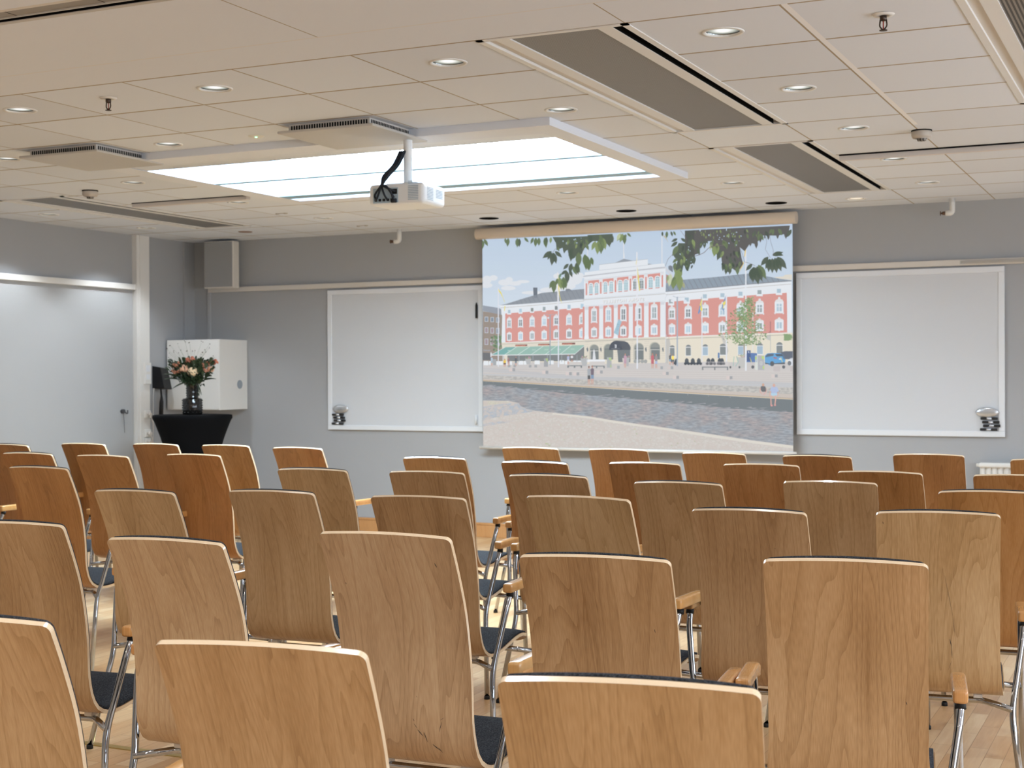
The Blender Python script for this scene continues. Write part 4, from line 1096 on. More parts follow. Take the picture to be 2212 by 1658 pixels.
PP(E_, [(1645, 210), (1715, 205), (1715, 940), (1700, 900), (1645, 905)], (206, 160, 158)); PP(E_, [(1640, 930), (1720, 930), (1740, 1050), (1700, 1420), (1640, 1420)], (204, 202, 198))
PP(F_, [(700, 850), (760, 850), (830, 1040), (865, 1170), (840, 1260), (760, 1010)], (208, 206, 202)); PP(F_, [(1600, 870), (1710, 850), (1710, 1200), (1695, 1200), (1695, 970), (1620, 940)], (206, 206, 202)); PP(F_, [(1690, 590), (1712, 585), (1712, 820), (1650, 820), (1690, 780)], (190, 146, 146))
cols = [(1451.6, 667.5, 689, 702.7, 722.3, 15), (1486.9, 664.7, 687.5, 701, 721, 15.5), (1523.4, 662.0, 684.8, 699.3, 719.3, 16), (1560.9, 661, 683, 698, 718.4, 16.5), (1600, 658.5, 681.2, 696, 717, 17.3), (1641.2, 654.6, 677.8, 693.8, 714.8, 18), (1683.4, 651.8, 676.2, 691.6, 713.6, 19)]
for i, (u, a_, b_, c_, d_, w_) in enumerate(cols):
    window(u, a_, b_, w_, 1, gl_opts[(4, 1, 0, 2, 2, 0, 2)[i]]); window(u, c_, d_, w_, 0, gl_opts[(2, 3, 3, 0, 2, 0, 2)[i]])
sm = [(1450, 652, 0), (1484, 648, 0), (1523, 641, 640), (1561, 638.5, 636), (1600, 635.5, 634), (1641, 632, 630), (1683, 629.2, 627)]
for i, (u, v, _) in enumerate(sm): pc.rect(u - 6.8, v - 6, u + 6.8, v + 7.6, WHT)
pc.L(); glass_all(); pc.L()
for i, (u, v, _) in enumerate(sm): pc.rect(u - 4.3, v - 5.5, u + 4.3, v + 3, gl_opts[(0, 2, 2, 2, 2, 0, 2)[i]])
for i, (u, v, r) in enumerate([(1452.6, 750, 5.6), (1487.4, 749, 5.8), (1524, 748.2, 6), (1562, 747.4, 6.6), (1600.5, 746.8, 6), (1642, 746, 6.6), (1684.2, 744.6, 7)]):
    pc.ell(u, v + 1, r, r, (150, 156, 160), a0=PI, a1=2*PI, n=12); pc.rect(u - r, v + .5, u + r, v + 19, (152, 158, 160) if i in (0, 1, 3, 6) else (180, 198, 212)); 
pc.L()
for i, (u, v, r) in enumerate([(1452.6, 750, 5.6), (1487.4, 749, 5.8), (1524, 748.2, 6), (1562, 747.4, 6.6), (1600.5, 746.8, 6), (1642, 746, 6.6), (1684.2, 744.6, 7)]):
    pc.rect(u - r, v, u + r, v + 1.3, (236, 238, 240)); pc.rect(u - r - .5, v + 18.5, u + r + .5, v + 20, (236, 238, 240)); pc.rect(u - r - .3, v, u - r + .5, v + 19, (236, 238, 240)); pc.rect(u + r - .5, v, u + r + .3, v + 19, (236, 238, 240))
pc.line([E_(1690, 0), E_(1675, 60), E_(1635, 120), E_(1635, 830), E_(1660, 870), E_(1655, 940), E_(1645, 960), E_(1650, 1400)], .8, (214, 220, 230))
# street furniture and vehicles
pc.L()
PP(D_, [(875, 1330), (1000, 1330), (975, 1440), (905, 1440)], (192, 194, 196)); PP(D_, [(1975, 1325), (2130, 1325), (2095, 1475), (2015, 1475)], (192, 194, 196)); PP(D_, [(230, 1340), (305, 1340), (298, 1460), (240, 1460)], (180, 184, 188))
PP(F_, [(1025, 1300), (1200, 1300), (1190, 1510), (1080, 1515)], (204, 204, 202)); PP(E_, [(850, 1310), (925, 1310), (905, 1480), (865, 1480)], (190, 192, 194)); PP(E_, [(780, 1320), (830, 1320), (840, 1475), (800, 1475)], (214, 206, 204))
for cx_, cy_, n_, rr in ((D_(938, 1315) + (14, 6)), (D_(2045, 1305) + (20, 7)), (F_(1115, 1275) + (20, 8)), (E_(890, 1300) + (12, 6))) and [(D_(938, 1315)[0], D_(938, 1315)[1], 22, 6), (D_(2045, 1300)[0], D_(2045, 1300)[1], 26, 8), (F_(1115, 1275)[0], F_(1115, 1275)[1], 30, 9), (E_(890, 1300)[0], E_(890, 1300)[1], 18, 5)]:
    for k in range(n_): pc.ell(cx_ + rp.uniform(-rr, rr), cy_ + rp.uniform(-2.5, 2.5), 1.1, .9, rp.choice([(160, 176, 148), (150, 168, 140), (220, 166, 196), (170, 182, 150)]), n=6)
PP(D_, [(1250, 1325), (1330, 1325), (1330, 1490), (1250, 1490)], (176, 178, 182)); PP(D_, [(1280, 1325), (1325, 1325), (1325, 1400), (1300, 1370)], (196, 220, 140))
PP(E_, [(475, 1300), (565, 1300), (570, 1510), (475, 1510)], (186, 190, 192)); PP(E_, [(505, 1315), (562, 1315), (562, 1370), (530, 1360)], (200, 224, 140)); PP(E_, [(545, 1460), (562, 1440), (562, 1500), (545, 1500)], (200, 224, 140))
PP(D_, [(1730, 1395), (2010, 1395), (2005, 1455), (1720, 1450)], (214, 210, 208)); PP(D_, [(1715, 1462), (2005, 1462), (2005, 1480), (1715, 1480)], (146, 152, 156))
for x in (1720, 1850, 1985): PP(D_, [(x - 8, 1470), (x + 25, 1470), (x + 25, 1512), (x - 8, 1512)], (146, 152, 156))
PP(E_, [(130, 1385), (430, 1385), (430, 1465), (130, 1465)], (216, 212, 210)); PP(E_, [(180, 1468), (430, 1468), (430, 1486), (180, 1486)], (146, 152, 156))
for x in (255, 405): PP(E_, [(x, 1480), (x + 28, 1480), (x + 28, 1520), (x, 1520)], (146, 152, 156))
PP(E_, [(70, 1345), (440, 1345), (440, 1388), (70, 1400)], (236, 238, 242)); PP(E_, [(205, 1170), (218, 1135), (232, 1170), (255, 1340), (190, 1345)], (226, 228, 232)); PP(D_, [(180, 1230), (197, 1195), (215, 1230), (212, 1300), (185, 1300)], (222, 224, 228))
PP(F_, [(350, 1390), (865, 1390), (862, 1478), (345, 1475)], (216, 212, 212)); PP(F_, [(340, 1488), (860, 1488), (860, 1508), (340, 1508)], (148, 152, 156))
for x in (345, 585, 840): PP(F_, [(x - 5, 1490), (x + 22, 1490), (x + 22, 1556), (x - 5, 1556)], (148, 152, 156))
PP(F_, [(1395, 1265), (1450, 1265), (1450, 1555), (1395, 1548)], (222, 226, 222)); PP(F_, [(1450, 1262), (1578, 1270), (1578, 1555), (1455, 1555)], (190, 192, 196)); 
PP(F_, [(1905, 1200), (2000, 1180), (2150, 1180), (2150, 1340), (1960, 1340)], (124, 130, 142)); PP(F_, [(2045, 1370), (2090, 1325), (2150, 1310), (2150, 1465), (2060, 1465)], (226, 230, 236)); PP(F_, [(1190, 1235), (1330, 1215), (1430, 1220), (1450, 1330), (1440, 1400), (1200, 1400)], (118, 146, 190))
PP(F_, [(1590, 1270), (1640, 1225), (1740, 1215), (1900, 1222), (1960, 1250), (1985, 1310), (2000, 1360), (1985, 1420), (1780, 1430), (1700, 1470), (1590, 1410)], (124, 178, 220))
for k in range(16): pc.ell(1435 + 18*0 + rp.uniform(15, 28) + 0, 782 + rp.uniform(-6, 6), 2.0, 3.0, (112, 120, 128), n=8)
for cx_ in (1484, 1497, 1510, 1531, 1540, 1555, 1560):
    pc.ell(cx_, 780, 4.5, 7, (108, 114, 122), n=9); pc.ell(cx_ - 3, 785, 3.2, 3.2, (96, 102, 110), n=10); pc.ell(cx_ + 4, 785, 3.2, 3.2, (100, 106, 114), n=10)
for cx_ in (1373, 1380, 1388, 1395): pc.ell(cx_, 780, 4, 4, (176, 178, 178), n=12)
for x, y in ((555, 1470), (668, 1470), (975, 1475), (1085, 1475)): pc.rect(*D_(x - 25, y - 22), *D_(x + 25, y + 30), (178, 180, 184))
for fn, x, y in ((E_, 705, 1500), (E_, 1565, 1510), (E_, 1770, 1510)): pc.rect(*fn(x - 90, y - 30), *fn(x - 25, y + 30), (216, 208, 206)); pc.rect(*fn(x - 25, y - 30), *fn(x + 25, y + 30), (178, 182, 186))
for fn, x, y in ((G_, 1255, 108), (G_, 1360, 112), (G_, 460, 52), (G_, 925, 88), (G_, 1690, 85), (H_, 405, 105), (H_, 550, 160), (H_, 1300, 165), (H_, 1935, 140)): pc.rect(*fn(x - 68, y - 22), *fn(x - 20, y + 25), (220, 210, 208)); pc.rect(*fn(x - 20, y - 22), *fn(x + 18, y + 22), (176, 178, 182))
for x0_, x1_ in ((1760, 1895), (2095, 2150)): pc.rect(*F_(x0_, 1480), *F_(x1_, 1585), (206, 200, 200))
pc.L()
PP(F_, [(1790, 1240), (1920, 1235), (1955, 1270), (1930, 1285), (1830, 1285)], (110, 120, 134)); PP(F_, [(1610, 1268), (1650, 1232), (1770, 1228), (1760, 1275), (1600, 1300)], (120, 132, 148))
PP(F_, [(1590, 1405), (1690, 1430), (1990, 1400), (1990, 1440), (1780, 1440), (1600, 1440)], (116, 124, 134)); pc.ell(*F_(1735, 1430), 4.6, 5.6, (120, 124, 130)); pc.ell(*F_(2080, 1420), 4, 5, (140, 144, 150))
PP(F_, [(1870, 1325), (1925, 1328), (1920, 1350), (1868, 1345)], (232, 234, 236)); PP(F_, [(1755, 1295), (1840, 1310), (1820, 1330), (1770, 1325)], (190, 130, 140))
for pts in ([(1395, 1300), (1425, 1280), (1430, 1330), (1400, 1360)], [(1520, 1285), (1575, 1285), (1575, 1350), (1540, 1330)], [(1550, 1480), (1575, 1465), (1575, 1535), (1550, 1535)]): PP(F_, pts, (198, 222, 140))
pc.ell(*F_(1515, 1420), 3.6, 5, (206, 208, 210)); pc.ell(*F_(1515, 1420), 2, 3, (190, 192, 196))
PP(F_, [(1232, 1165), (1308, 1165), (1308, 1380), (1232, 1380)], (104, 122, 160)); PP(F_, [(655, 1210), (690, 1210), (690, 1320), (655, 1320)], (120, 150, 190))
for x in (960, 1010): pc.line([F_(x + 20, 1285), F_(x + 5 + (x - 960)*.9, 1400), F_(x, 1480)], 1.0, (150, 200, 192)); pc.ell(*F_(x - 55 + (x-960)*2.6, 1500), 2.2, 2.6, (120, 124, 128))
for x, y in ((1290, 1300), (1905, 1300)): pc.line([F_(x, y), F_(x + 35, y + 100)], 1.4, (222, 218, 140)); pc.ell(*F_(x + 60, y + 195), 3.4, 3.6, (122, 126, 132))
# people in the picture
def fig(cx, y0_, y1_, w_, top, bot, skin=(214, 176, 164), hair=(170, 140, 120), sit=False):
    h = y1_ - y0_
    pc.ell(cx, y0_ + h*.075, w_*.22, h*.075, skin, n=10); pc.ell(cx, y0_ + h*.05, w_*.24, h*.055, hair, n=10)
    pc.poly([(cx - w_*.5, y0_ + h*.2), (cx - w_*.15, y0_ + h*.14), (cx + w_*.15, y0_ + h*.14), (cx + w_*.5, y0_ + h*.2), (cx + w_*.42, y0_ + h*.5), (cx - w_*.42, y0_ + h*.5)], top)
    pc.poly([(cx - w_*.42, y0_ + h*.5), (cx + w_*.42, y0_ + h*.5), (cx + w_*.45, y0_ + h*.7), (cx - w_*.4, y0_ + h*.7)], bot)
    pc.poly([(cx - w_*.35, y0_ + h*.7), (cx - w_*.05, y0_ + h*.7), (cx - w_*.12, y1_), (cx - w_*.3, y1_)], skin); pc.poly([(cx + w_*.05, y0_ + h*.7), (cx + w_*.35, y0_ + h*.7), (cx + w_*.3, y1_), (cx + w_*.12, y1_)], skin)
fig(1410, 762, 795.5, 7, (204, 130, 138), (200, 126, 136)); fig(1418, 764, 795, 6, (168, 164, 166), (184, 196, 224)); fig(1351, 763, 794, 6, (206, 174, 190), (200, 170, 186)); fig(1454, 765, 788, 5, (255, 232, 120), (130, 136, 142)); fig(1448, 763, 788, 5, (124, 126, 130), (150, 176, 200))
fig(1228, 766, 787, 5.5, (190, 196, 220), (220, 220, 226)); fig(1236, 766, 781, 5.5, (226, 226, 230), (120, 120, 126)); fig(1063, 769, 790, 4.5, (190, 206, 220), (180, 196, 206)); fig(1091, 775, 792, 6, (236, 206, 110), (140, 120, 120)); fig(1099, 772, 790, 5, (170, 140, 146), (200, 170, 166)); fig(1115, 770, 790, 5, (120, 124, 130), (150, 160, 170))
fig(1272.8, 790, 831, 7, (180, 184, 190), (112, 114, 118), hair=(110, 96, 92)); fig(1280, 789, 830, 7.5, (140, 130, 142), (146, 166, 190), hair=(130, 106, 96))
PP(H_, [(1715, 290), (1745, 280), (1780, 290), (1795, 330), (1785, 365), (1735, 365), (1715, 330)], (128, 130, 134)); PP(H_, [(1730, 362), (1795, 362), (1805, 400), (1775, 410), (1730, 408)], (212, 198, 196)); pc.ell(*H_(1750, 268), 2.6, 3.8, (214, 180, 162)); pc.line([H_(1712, 310), H_(1705, 360), H_(1745, 405)], 1.8, (222, 180, 172)); pc.line([H_(1790, 315), H_(1792, 360), H_(1755, 405)], 1.8, (222, 180, 172))
PP(H_, [(1860, 300), (1900, 285), (1950, 300), (1972, 360), (1945, 362), (1945, 385), (1865, 385), (1865, 355), (1845, 350)], (188, 200, 226)); PP(H_, [(1862, 380), (1945, 380), (1950, 412), (1910, 420), (1860, 415)], (190, 216, 232)); pc.ell(*H_(1902, 275), 2.8, 4, (222, 184, 170))
pc.line([H_(1870, 415), H_(1858, 450), H_(1862, 550)], 2.4, (222, 184, 176)); pc.line([H_(1918, 415), H_(1925, 460), H_(1915, 550)], 2.4, (222, 184, 176)); pc.line([H_(1850, 350), H_(1840, 430)], 1.8, (222, 184, 176)); pc.line([H_(1965, 360), H_(1948, 430)], 1.8, (222, 184, 176))
PP(H_, [(1850, 545), (1885, 545), (1880, 568), (1860, 568)], (222, 170, 170)); PP(H_, [(1900, 545), (1932, 545), (1930, 560), (1905, 560)], (222, 170, 170))
# lamp posts, flag poles, flags
pc.L()
pc.rect(*A_(332, 1480), *D_(350, 1490), (228, 230, 238)); pc.rect(*A_(1516, 1175), *D_(1534, 300), (232, 232, 236)); pc.rect(*D_(1526, 0), *D_(1548, 1500), (226, 230, 240)); pc.rect(*B_(1061, 775), *E_(1083, 300), (234, 234, 238)); pc.rect(*E_(1066, 0), *E_(1092, 1530), (230, 234, 242))
pc.rect(*C_(1200, 285), *C_(1222, 1300), (234, 234, 238)); pc.poly([C_(1200, 1200), C_(1224, 1200), F_(1228, 1570), F_(1198, 1570)], (232, 236, 242)); pc.rect(*F_(330, 90), *F_(348, 1390), (226, 228, 234)); pc.rect(*F_(812, 70), *F_(840, 1390), (228, 230, 236)); pc.rect(*F_(1345, 400), *F_(1358, 1200), (226, 230, 234))
pc.rect(*D_(1362, 455), *D_(1382, 1460), (170, 180, 190)); pc.line([D_(1260, 440), D_(1365, 455), D_(1500, 452)], .8, (180, 190, 202)); pc.ell(*D_(1275, 490), 2.4, 1.8, (222, 228, 238)); pc.ell(*D_(1338, 520), 2.2, 2, (222, 228, 238)); pc.ell(*D_(1495, 500), 2.4, 1.8, (222, 228, 238))
pc.rect(*E_(1862, 100), *E_(1888, 1480), (180, 190, 202)); pc.line([E_(1785, 85), E_(1865, 115)], .9, (180, 190, 202)); pc.line([E_(1880, 110), E_(2035, 105)], .6, (190, 196, 206)); pc.ell(*E_(1780, 180), 4.2, 3, (230, 234, 242)); pc.ell(*E_(2030, 180), 3.6, 2.4, (226, 232, 242))
pc.rect(*B_(84, 600), *B_(98, 1160), (226, 228, 232)); pc.rect(*B_(801, 600), *B_(815, 800), (232, 232, 234)); pc.rect(*B_(1562, 460), *B_(1578, 1000), (232, 232, 234))
pc.L()
SW_B = (140, 166, 206); SW_Y = (236, 224, 130)
PP(F_, [(328, 95), (340, 250), (348, 350), (300, 400), (275, 445), (258, 420), (290, 300)], SW_B); PP(F_, [(808, 75), (806, 250), (770, 290), (775, 380), (765, 390), (728, 320), (745, 250), (790, 130)], SW_B)
PP(A_, [(340, 1505), (400, 1580), (430, 1660), (350, 1560)], SW_Y); PP(D_, [(370, 0), (400, 30), (465, 180), (470, 220), (440, 140)], SW_Y); PP(D_, [(465, 280), (482, 290), (468, 385), (458, 380)], SW_Y); PP(A_, [(1528, 1200), (1545, 1350), (1565, 1658), (1535, 1500)], SW_Y); PP(D_, [(1535, 0), (1560, 60), (1612, 240), (1580, 170)], SW_Y)
PP(B_, [(1078, 870), (1052, 1000), (1055, 1040), (1075, 900)], SW_Y); PP(B_, [(1080, 1060), (1110, 1280), (1135, 1550), (1115, 1545), (1085, 1250)], (230, 222, 134)); PP(C_, [(1205, 650), (1222, 670), (1195, 880), (1180, 860)], (228, 206, 134)); PP(C_, [(1160, 960), (1175, 1000), (1085, 1175), (1110, 1080)], (226, 206, 140)); PP(B_, [(1580, 430), (1640, 470), (1700, 585), (1655, 520)], (206, 190, 150))
PP(E_, [(705, 540), (770, 595), (730, 700), (705, 870), (610, 815), (660, 690)], (176, 204, 218))
pc.L()
PP(F_, [(335, 130), (343, 160), (330, 260), (345, 320), (350, 370), (322, 392), (300, 340), (318, 290), (296, 270), (320, 180)], SW_Y); PP(F_, [(806, 170), (806, 240), (780, 270), (765, 340), (752, 330), (765, 255), (745, 240), (785, 190)], SW_Y)
for q in range(4): pc.rect(*E_(672 - q*4, 640 + q*38), *E_(722 - q*6, 644 + q*38), (140, 160, 176), sk=.25)
# green tree
for k in range(1100):
    h_ = rp.random()**.75
    y = 110 + h_*940; hw = (50 + 440*min(1, (h_/.8))**.9) * (1 if h_ < .8 else 1 - (h_ - .8)*2.2)
    x = 1190 + max(-1, min(1, rp.gauss(0, .45)))*hw + (h_ < .35)*130*(1 - h_/.35) - 10
    pc.poly([F_(x + rp.uniform(-34, 34), y + rp.uniform(-26, 26)) for _ in range(4)], rp.choice([(158, 178, 144), (146, 168, 132), (170, 188, 152), (136, 158, 124)]))
PP(F_, [(1165, 1020), (1190, 1020), (1188, 1250), (1168, 1250)], (168, 160, 152))
for k in range(40):
    pc.poly([F_(2080 + rp.uniform(-120, 60) + q_*0 + rp.uniform(-20, 20), 920 + rp.uniform(-90, 60)) for q_ in range(3)], (160, 180, 148))
# lettering on the facade, mirrored as in the projection
def word(txt, x0_, y0_, size, slope, c, sx=1.0, bold=.0, track=1.0):
    cu = bpy.data.curves.new('t', 'FONT'); cu.body = txt; cu.size = 1; cu.resolution_u = 2; cu.space_character = track; cu.offset = bold
    ob = bpy.data.objects.new('t', cu); COL.objects.link(ob); dg = bpy.context.evaluated_depsgraph_get(); me_ = bpy.data.meshes.new_from_object(ob.evaluated_get(dg))
    wid = max(v.co.x for v in me_.vertices)
    for p_ in me_.polygons:
        pc.poly([(x0_ + (wid - me_.vertices[i].co.x)*size*sx, y0_ + slope*(wid - me_.vertices[i].co.x)*size*sx - me_.vertices[i].co.y*size) for i in p_.vertices], c)
    bpy.data.objects.remove(ob); bpy.data.meshes.remove(me_); bpy.data.curves.remove(cu)
    return wid*size*sx
pc.L(); word('STORA HOTELLET', E_(392, 0)[0], E_(0, 236)[1], 9.5, -.066, (190, 192, 196), 1.0, .02, 1.2)
pc.L(); word('STORA HOTELLET', E_(385, 0)[0], E_(0, 229)[1], 9.5, -.066, (240, 240, 240), 1.0, .02, 1.2)
word('ELITE STORA HOTELLET', E_(562, 0)[0], E_(0, 1130)[1], 1.7, 0, (200, 204, 210), 1.0)
for x, y in ((690, 1082), (1142, 1064), (1615, 1048)): word('THE BISHOPS ARMS', D_(x, 0)[0], D_(0, y)[1], 3.0, -.02, (244, 176, 156), .82, .03)
word('HUND', 1045, D_(0, 1180)[1], 5, .02, (176, 192, 212)); word('P', F_(1255, 0)[0], F_(0, 1220)[1], 5.5, 0, (226, 232, 244), 1, .03)
# branches and leaves hanging into the picture
pc.L()
LG1 = (112, 122, 112); LG2 = (128, 142, 116); LG3 = (152, 166, 126); LG4 = (118, 118, 118)
PP(A_, [(1420, 480), (1700, 478), (2212, 455), (2212, 560), (2060, 700), (1990, 830), (1900, 860), (1740, 860), (1730, 730), (1640, 780), (1620, 690), (1500, 740), (1490, 600)], LG1)
PP(B_, [(90, 440), (590, 415), (590, 560), (540, 640), (480, 600), (400, 700), (330, 760), (290, 560), (200, 560), (130, 590)], LG1)
PP(B_, [(2030, 360), (2212, 345), (2212, 1000), (2140, 1000), (2080, 1100), (2000, 1040), (1970, 1180), (1900, 1200), (1830, 1120), (1880, 960), (1800, 850), (1880, 650), (1900, 600), (2070, 600)], LG1)
PP(C_, [(0, 350), (1200, 290), (2090, 250), (2060, 400), (1850, 450), (1500, 450), (1430, 620), (1300, 600), (1190, 760), (1090, 680), (1130, 900), (1160, 1010), (1050, 1180), (940, 1100), (890, 1190), (760, 1110), (730, 940), (720, 760), (640, 840), (560, 720), (540, 560), (450, 560), (400, 640), (320, 600), (290, 800), (200, 830), (190, 960), (130, 1020), (0, 1000)], LG4)
def leaf(x, y, L_, ang, c, wd=.40):
    """pointed oval leaf, base at x,y (photo px), hanging with angle from straight down"""
    pts = []
    for t_, w_ in ((0, .03), (.12, .55), (.3, .95), (.5, 1), (.7, .72), (.86, .28), (1.0, .0)):
        pts.append((t_, w_*wd*.5))
    q = [(t_, w_) for t_, w_ in pts] + [(t_, -w_) for t_, w_ in reversed(pts[:-1])]
    ca, sa = math.cos(ang), math.sin(ang)
    pc.poly([(x + L_*(w_*ca + t_*sa), y + L_*(t_*ca - w_*sa)) for t_, w_ in q], c)
pc.L()
def lv(fn, lst):
    for (x, y, L_, a, c) in lst: leaf(*fn(x, y), L_/9.2125, a, c)
lv(A_, [(60, 520, 160, .5, LG2), (30, 540, 190, -.05, LG2), (540, 500, 175, -.1, LG2), (480, 500, 110, .1, LG2), (720, 500, 190, .0, LG2), (760, 510, 170, -.02, LG1), (860, 490, 130, .75, LG2), (1040, 490, 140, -.4, LG2), (1090, 490, 190, -.05, LG2), (1150, 490, 170, 0, LG2), (1270, 490, 210, .12, LG2), (1300, 480, 190, -.1, LG1), (1390, 480, 130, -.1, LG3),
 (1400, 760, 230, -.9, LG1), (1400, 770, 180, -.45, LG1), (1430, 790, 260, -.1, LG1), (1440, 790, 230, .25, LG1), (1470, 760, 190, .85, LG1), (1670, 640, 170, -.1, LG1), (1810, 700, 270, -.1, LG1), (1760, 660, 240, .15, LG1), (1880, 860, 110, -1.1, LG1), (1940, 780, 300, .0, LG2), (2100, 900, 240, -.05, LG2), (2130, 900, 250, .08, LG2), (2050, 830, 260, .5, LG2), (2190, 880, 170, .2, LG2),
 (1740, 1010, 160, -.75, LG1), (1800, 1000, 210, -.2, LG1), (1890, 990, 240, .18, LG1), (1880, 1010, 200, .45, LG2), (1760, 1130, 160, .35, LG1), (1700, 1140, 150, -.9, LG1), (1700, 1150, 250, .1, LG1), (1830, 1060, 190, .4, LG2), (1590, 1200, 120, -.4, (130, 156, 140)), (1430, 1340, 180, -.4, LG2), (1450, 1340, 260, -.02, LG2), (1560, 1280, 250, .15, LG3), (1640, 1270, 270, .0, LG2), (1650, 1290, 220, .2, LG2), (1520, 1300, 150, -.2, LG2)])
lv(B_, [(330, 430, 160, .4, LG2), (360, 470, 350, .0, LG2), (300, 560, 270, -.05, LG3), (250, 560, 200, -.4, LG3), (400, 500, 240, .2, LG3), (470, 430, 260, .25, LG1), (560, 420, 180, .2, LG1), (750, 410, 170, -.45, LG3), (790, 410, 190, -.3, LG3), (740, 400, 170, -.4, (214, 222, 196)), (820, 430, 200, .05, LG2), (880, 400, 110, .8, LG2), (845, 420, 70, .3, LG2), (1580, 370, 100, 0, LG1), (1670, 365, 140, -.05, LG2), (1750, 365, 110, .3, LG1), (1800, 365, 100, .5, LG2),
 (1880, 510, 140, -1.1, LG1), (1880, 570, 170, -.9, LG1), (1950, 500, 140, .9, LG1), (1890, 650, 240, -.5, LG2), (1880, 900, 140, -.8, LG2), (1840, 980, 170, -.2, LG2), (1930, 960, 240, .1, LG1), (2050, 1000, 160, .25, LG1), (1830, 1110, 120, .2, LG3), (1940, 1090, 260, -.15, LG3), (1900, 1120, 300, -.2, LG3), (1930, 1230, 330, -.02, LG3), (1820, 1260, 260, -.1, LG2), (1850, 1300, 220, -.3, LG3), (1700, 1240, 130, -.2, LG3), (1740, 1210, 260, -.1, (206, 214, 186)), (1980, 1370, 140, .3, (180, 182, 150)), (1780, 1330, 190, .1, LG3), (40, 820, 280, .05, LG2), (100, 900, 240, .0, LG2), (150, 890, 150, .4, LG2)])
lv(C_, [(330, 560, 150, -.1, LG1), (390, 540, 170, .0, LG1), (440, 540, 80, .1, LG1), (540, 600, 150, -.3, (190, 200, 170)), (580, 650, 180, -.1, LG3), (620, 720, 160, -.3, LG3), (720, 730, 230, -.35, LG1), (640, 600, 230, 0, LG3), (1420, 540, 170, 0, LG4), (1500, 440, 150, 0, LG4), (1310, 560, 110, -.1, LG4), (1590, 440, 80, 0, LG4), (1660, 420, 120, 0, LG4), (1845, 380, 140, 0, LG4), (2010, 340, 180, 0, LG4), (2120, 330, 200, -.6, LG1),
 (830, 1050, 180, -.1, LG1), (770, 1000, 160, -.1, LG1), (900, 1050, 180, -.05, LG1), (1040, 1040, 200, .05, LG2), (970, 980, 140, -.1, LG1), (1100, 960, 120, -.2, LG2), (1340, 1010, 190, -.75, LG1), (1380, 1070, 260, -.35, LG1), (1370, 1080, 300, -.05, LG1), (1400, 1080, 350, .18, LG1), (1430, 1060, 320, .35, LG1), (1460, 1030, 330, .5, LG2), (1310, 1120, 230, .1, LG1),
 (1660, 870, 240, -.7, LG1), (1700, 910, 230, -.45, LG1), (1690, 910, 270, -.1, LG1), (1740, 900, 300, .0, LG1), (1790, 890, 310, .12, LG1), (1820, 890, 290, .35, LG1), (1840, 870, 310, .65, LG1), (1740, 840, 230, 1.85, LG1), (1800, 800, 170, 1.3, LG1), (180, 850, 180, .0, LG1), (130, 850, 170, 0, LG1), (60, 900, 260, -.05, LG1), (250, 700, 150, .3, LG1), (30, 960, 200, .2, LG2)])
for k in range(70):
    fn, xr, yr = rp.choice([(C_, (60, 1150), (330, 640)), (C_, (1150, 1900), (300, 420)), (B_, (1920, 2200), (620, 1050)), (A_, (1480, 2100), (500, 700)), (C_, (740, 1080), (740, 1040))])
    lv(fn, [(rp.uniform(*xr), rp.uniform(*yr), rp.uniform(60, 170), rp.uniform(-.5, .5), rp.choice([LG1, LG2, LG2, LG3, (104, 112, 106), (98, 104, 102)]))])
pc.L()
for k in range(34):
    fn, xr, yr = rp.choice([(C_, (60, 1150), (330, 640)), (B_, (1920, 2200), (600, 1050)), (A_, (1600, 2000), (480, 640)), (C_, (640, 1080), (340, 720))])
    q = fn(rp.uniform(*xr), rp.uniform(*yr)); a_ = rp.uniform(.5, 2.2)
    pc.poly([(q[0], q[1]), (q[0] + a_, q[1] + rp.uniform(.3, 1)), (q[0] + a_*.8, q[1] + rp.uniform(1.5, 4)), (q[0] - a_*.4, q[1] + rp.uniform(1, 2.5))], (196, 214, 232))
pc.L()
BR = (138, 128, 132)
pc.line([C_(200, 860), C_(300, 825), C_(380, 790), C_(470, 700), (C_(540, 665)), C_(780, 635)], 1.2, BR); pc.line([A_(1420, 790), A_(1480, 710)], .7, BR); pc.line([A_(2000, 830), A_(2080, 590)], .7, BR); pc.line([B_(1640, 1060), B_(1690, 920), B_(1790, 815)], .7, BR)
pc.line([C_(1610, 480), C_(1630, 570), C_(1600, 720), C_(1660, 820), C_(1700, 890)], .6, BR); pc.line([C_(1690, 450), C_(1710, 580), C_(1760, 740), C_(1755, 850)], .6, BR); pc.line([C_(1090, 690), C_(1150, 830), C_(1185, 970), C_(1290, 1000), C_(1400, 1050)], .7, BR); pc.line([B_(1940, 350), B_(2060, 510)], .6, BR); pc.line([C_(500, 370), C_(560, 500), C_(660, 590)], .7, BR)
for k in range(26): pc.poly([C_(rp.uniform(150, 1100) + a_, rp.uniform(330, 460) + b_) for a_, b_ in ((0, 0), (14, 6))] + [C_(rp.uniform(150, 1100), 380)], LG2) if False else pc.ell(*C_(rp.uniform(150, 1100), rp.uniform(330, 520)), rp.uniform(.8, 1.8), rp.uniform(1.5, 3.5), rp.choice([LG2, LG3, LG2, (196, 212, 226)]), n=7)
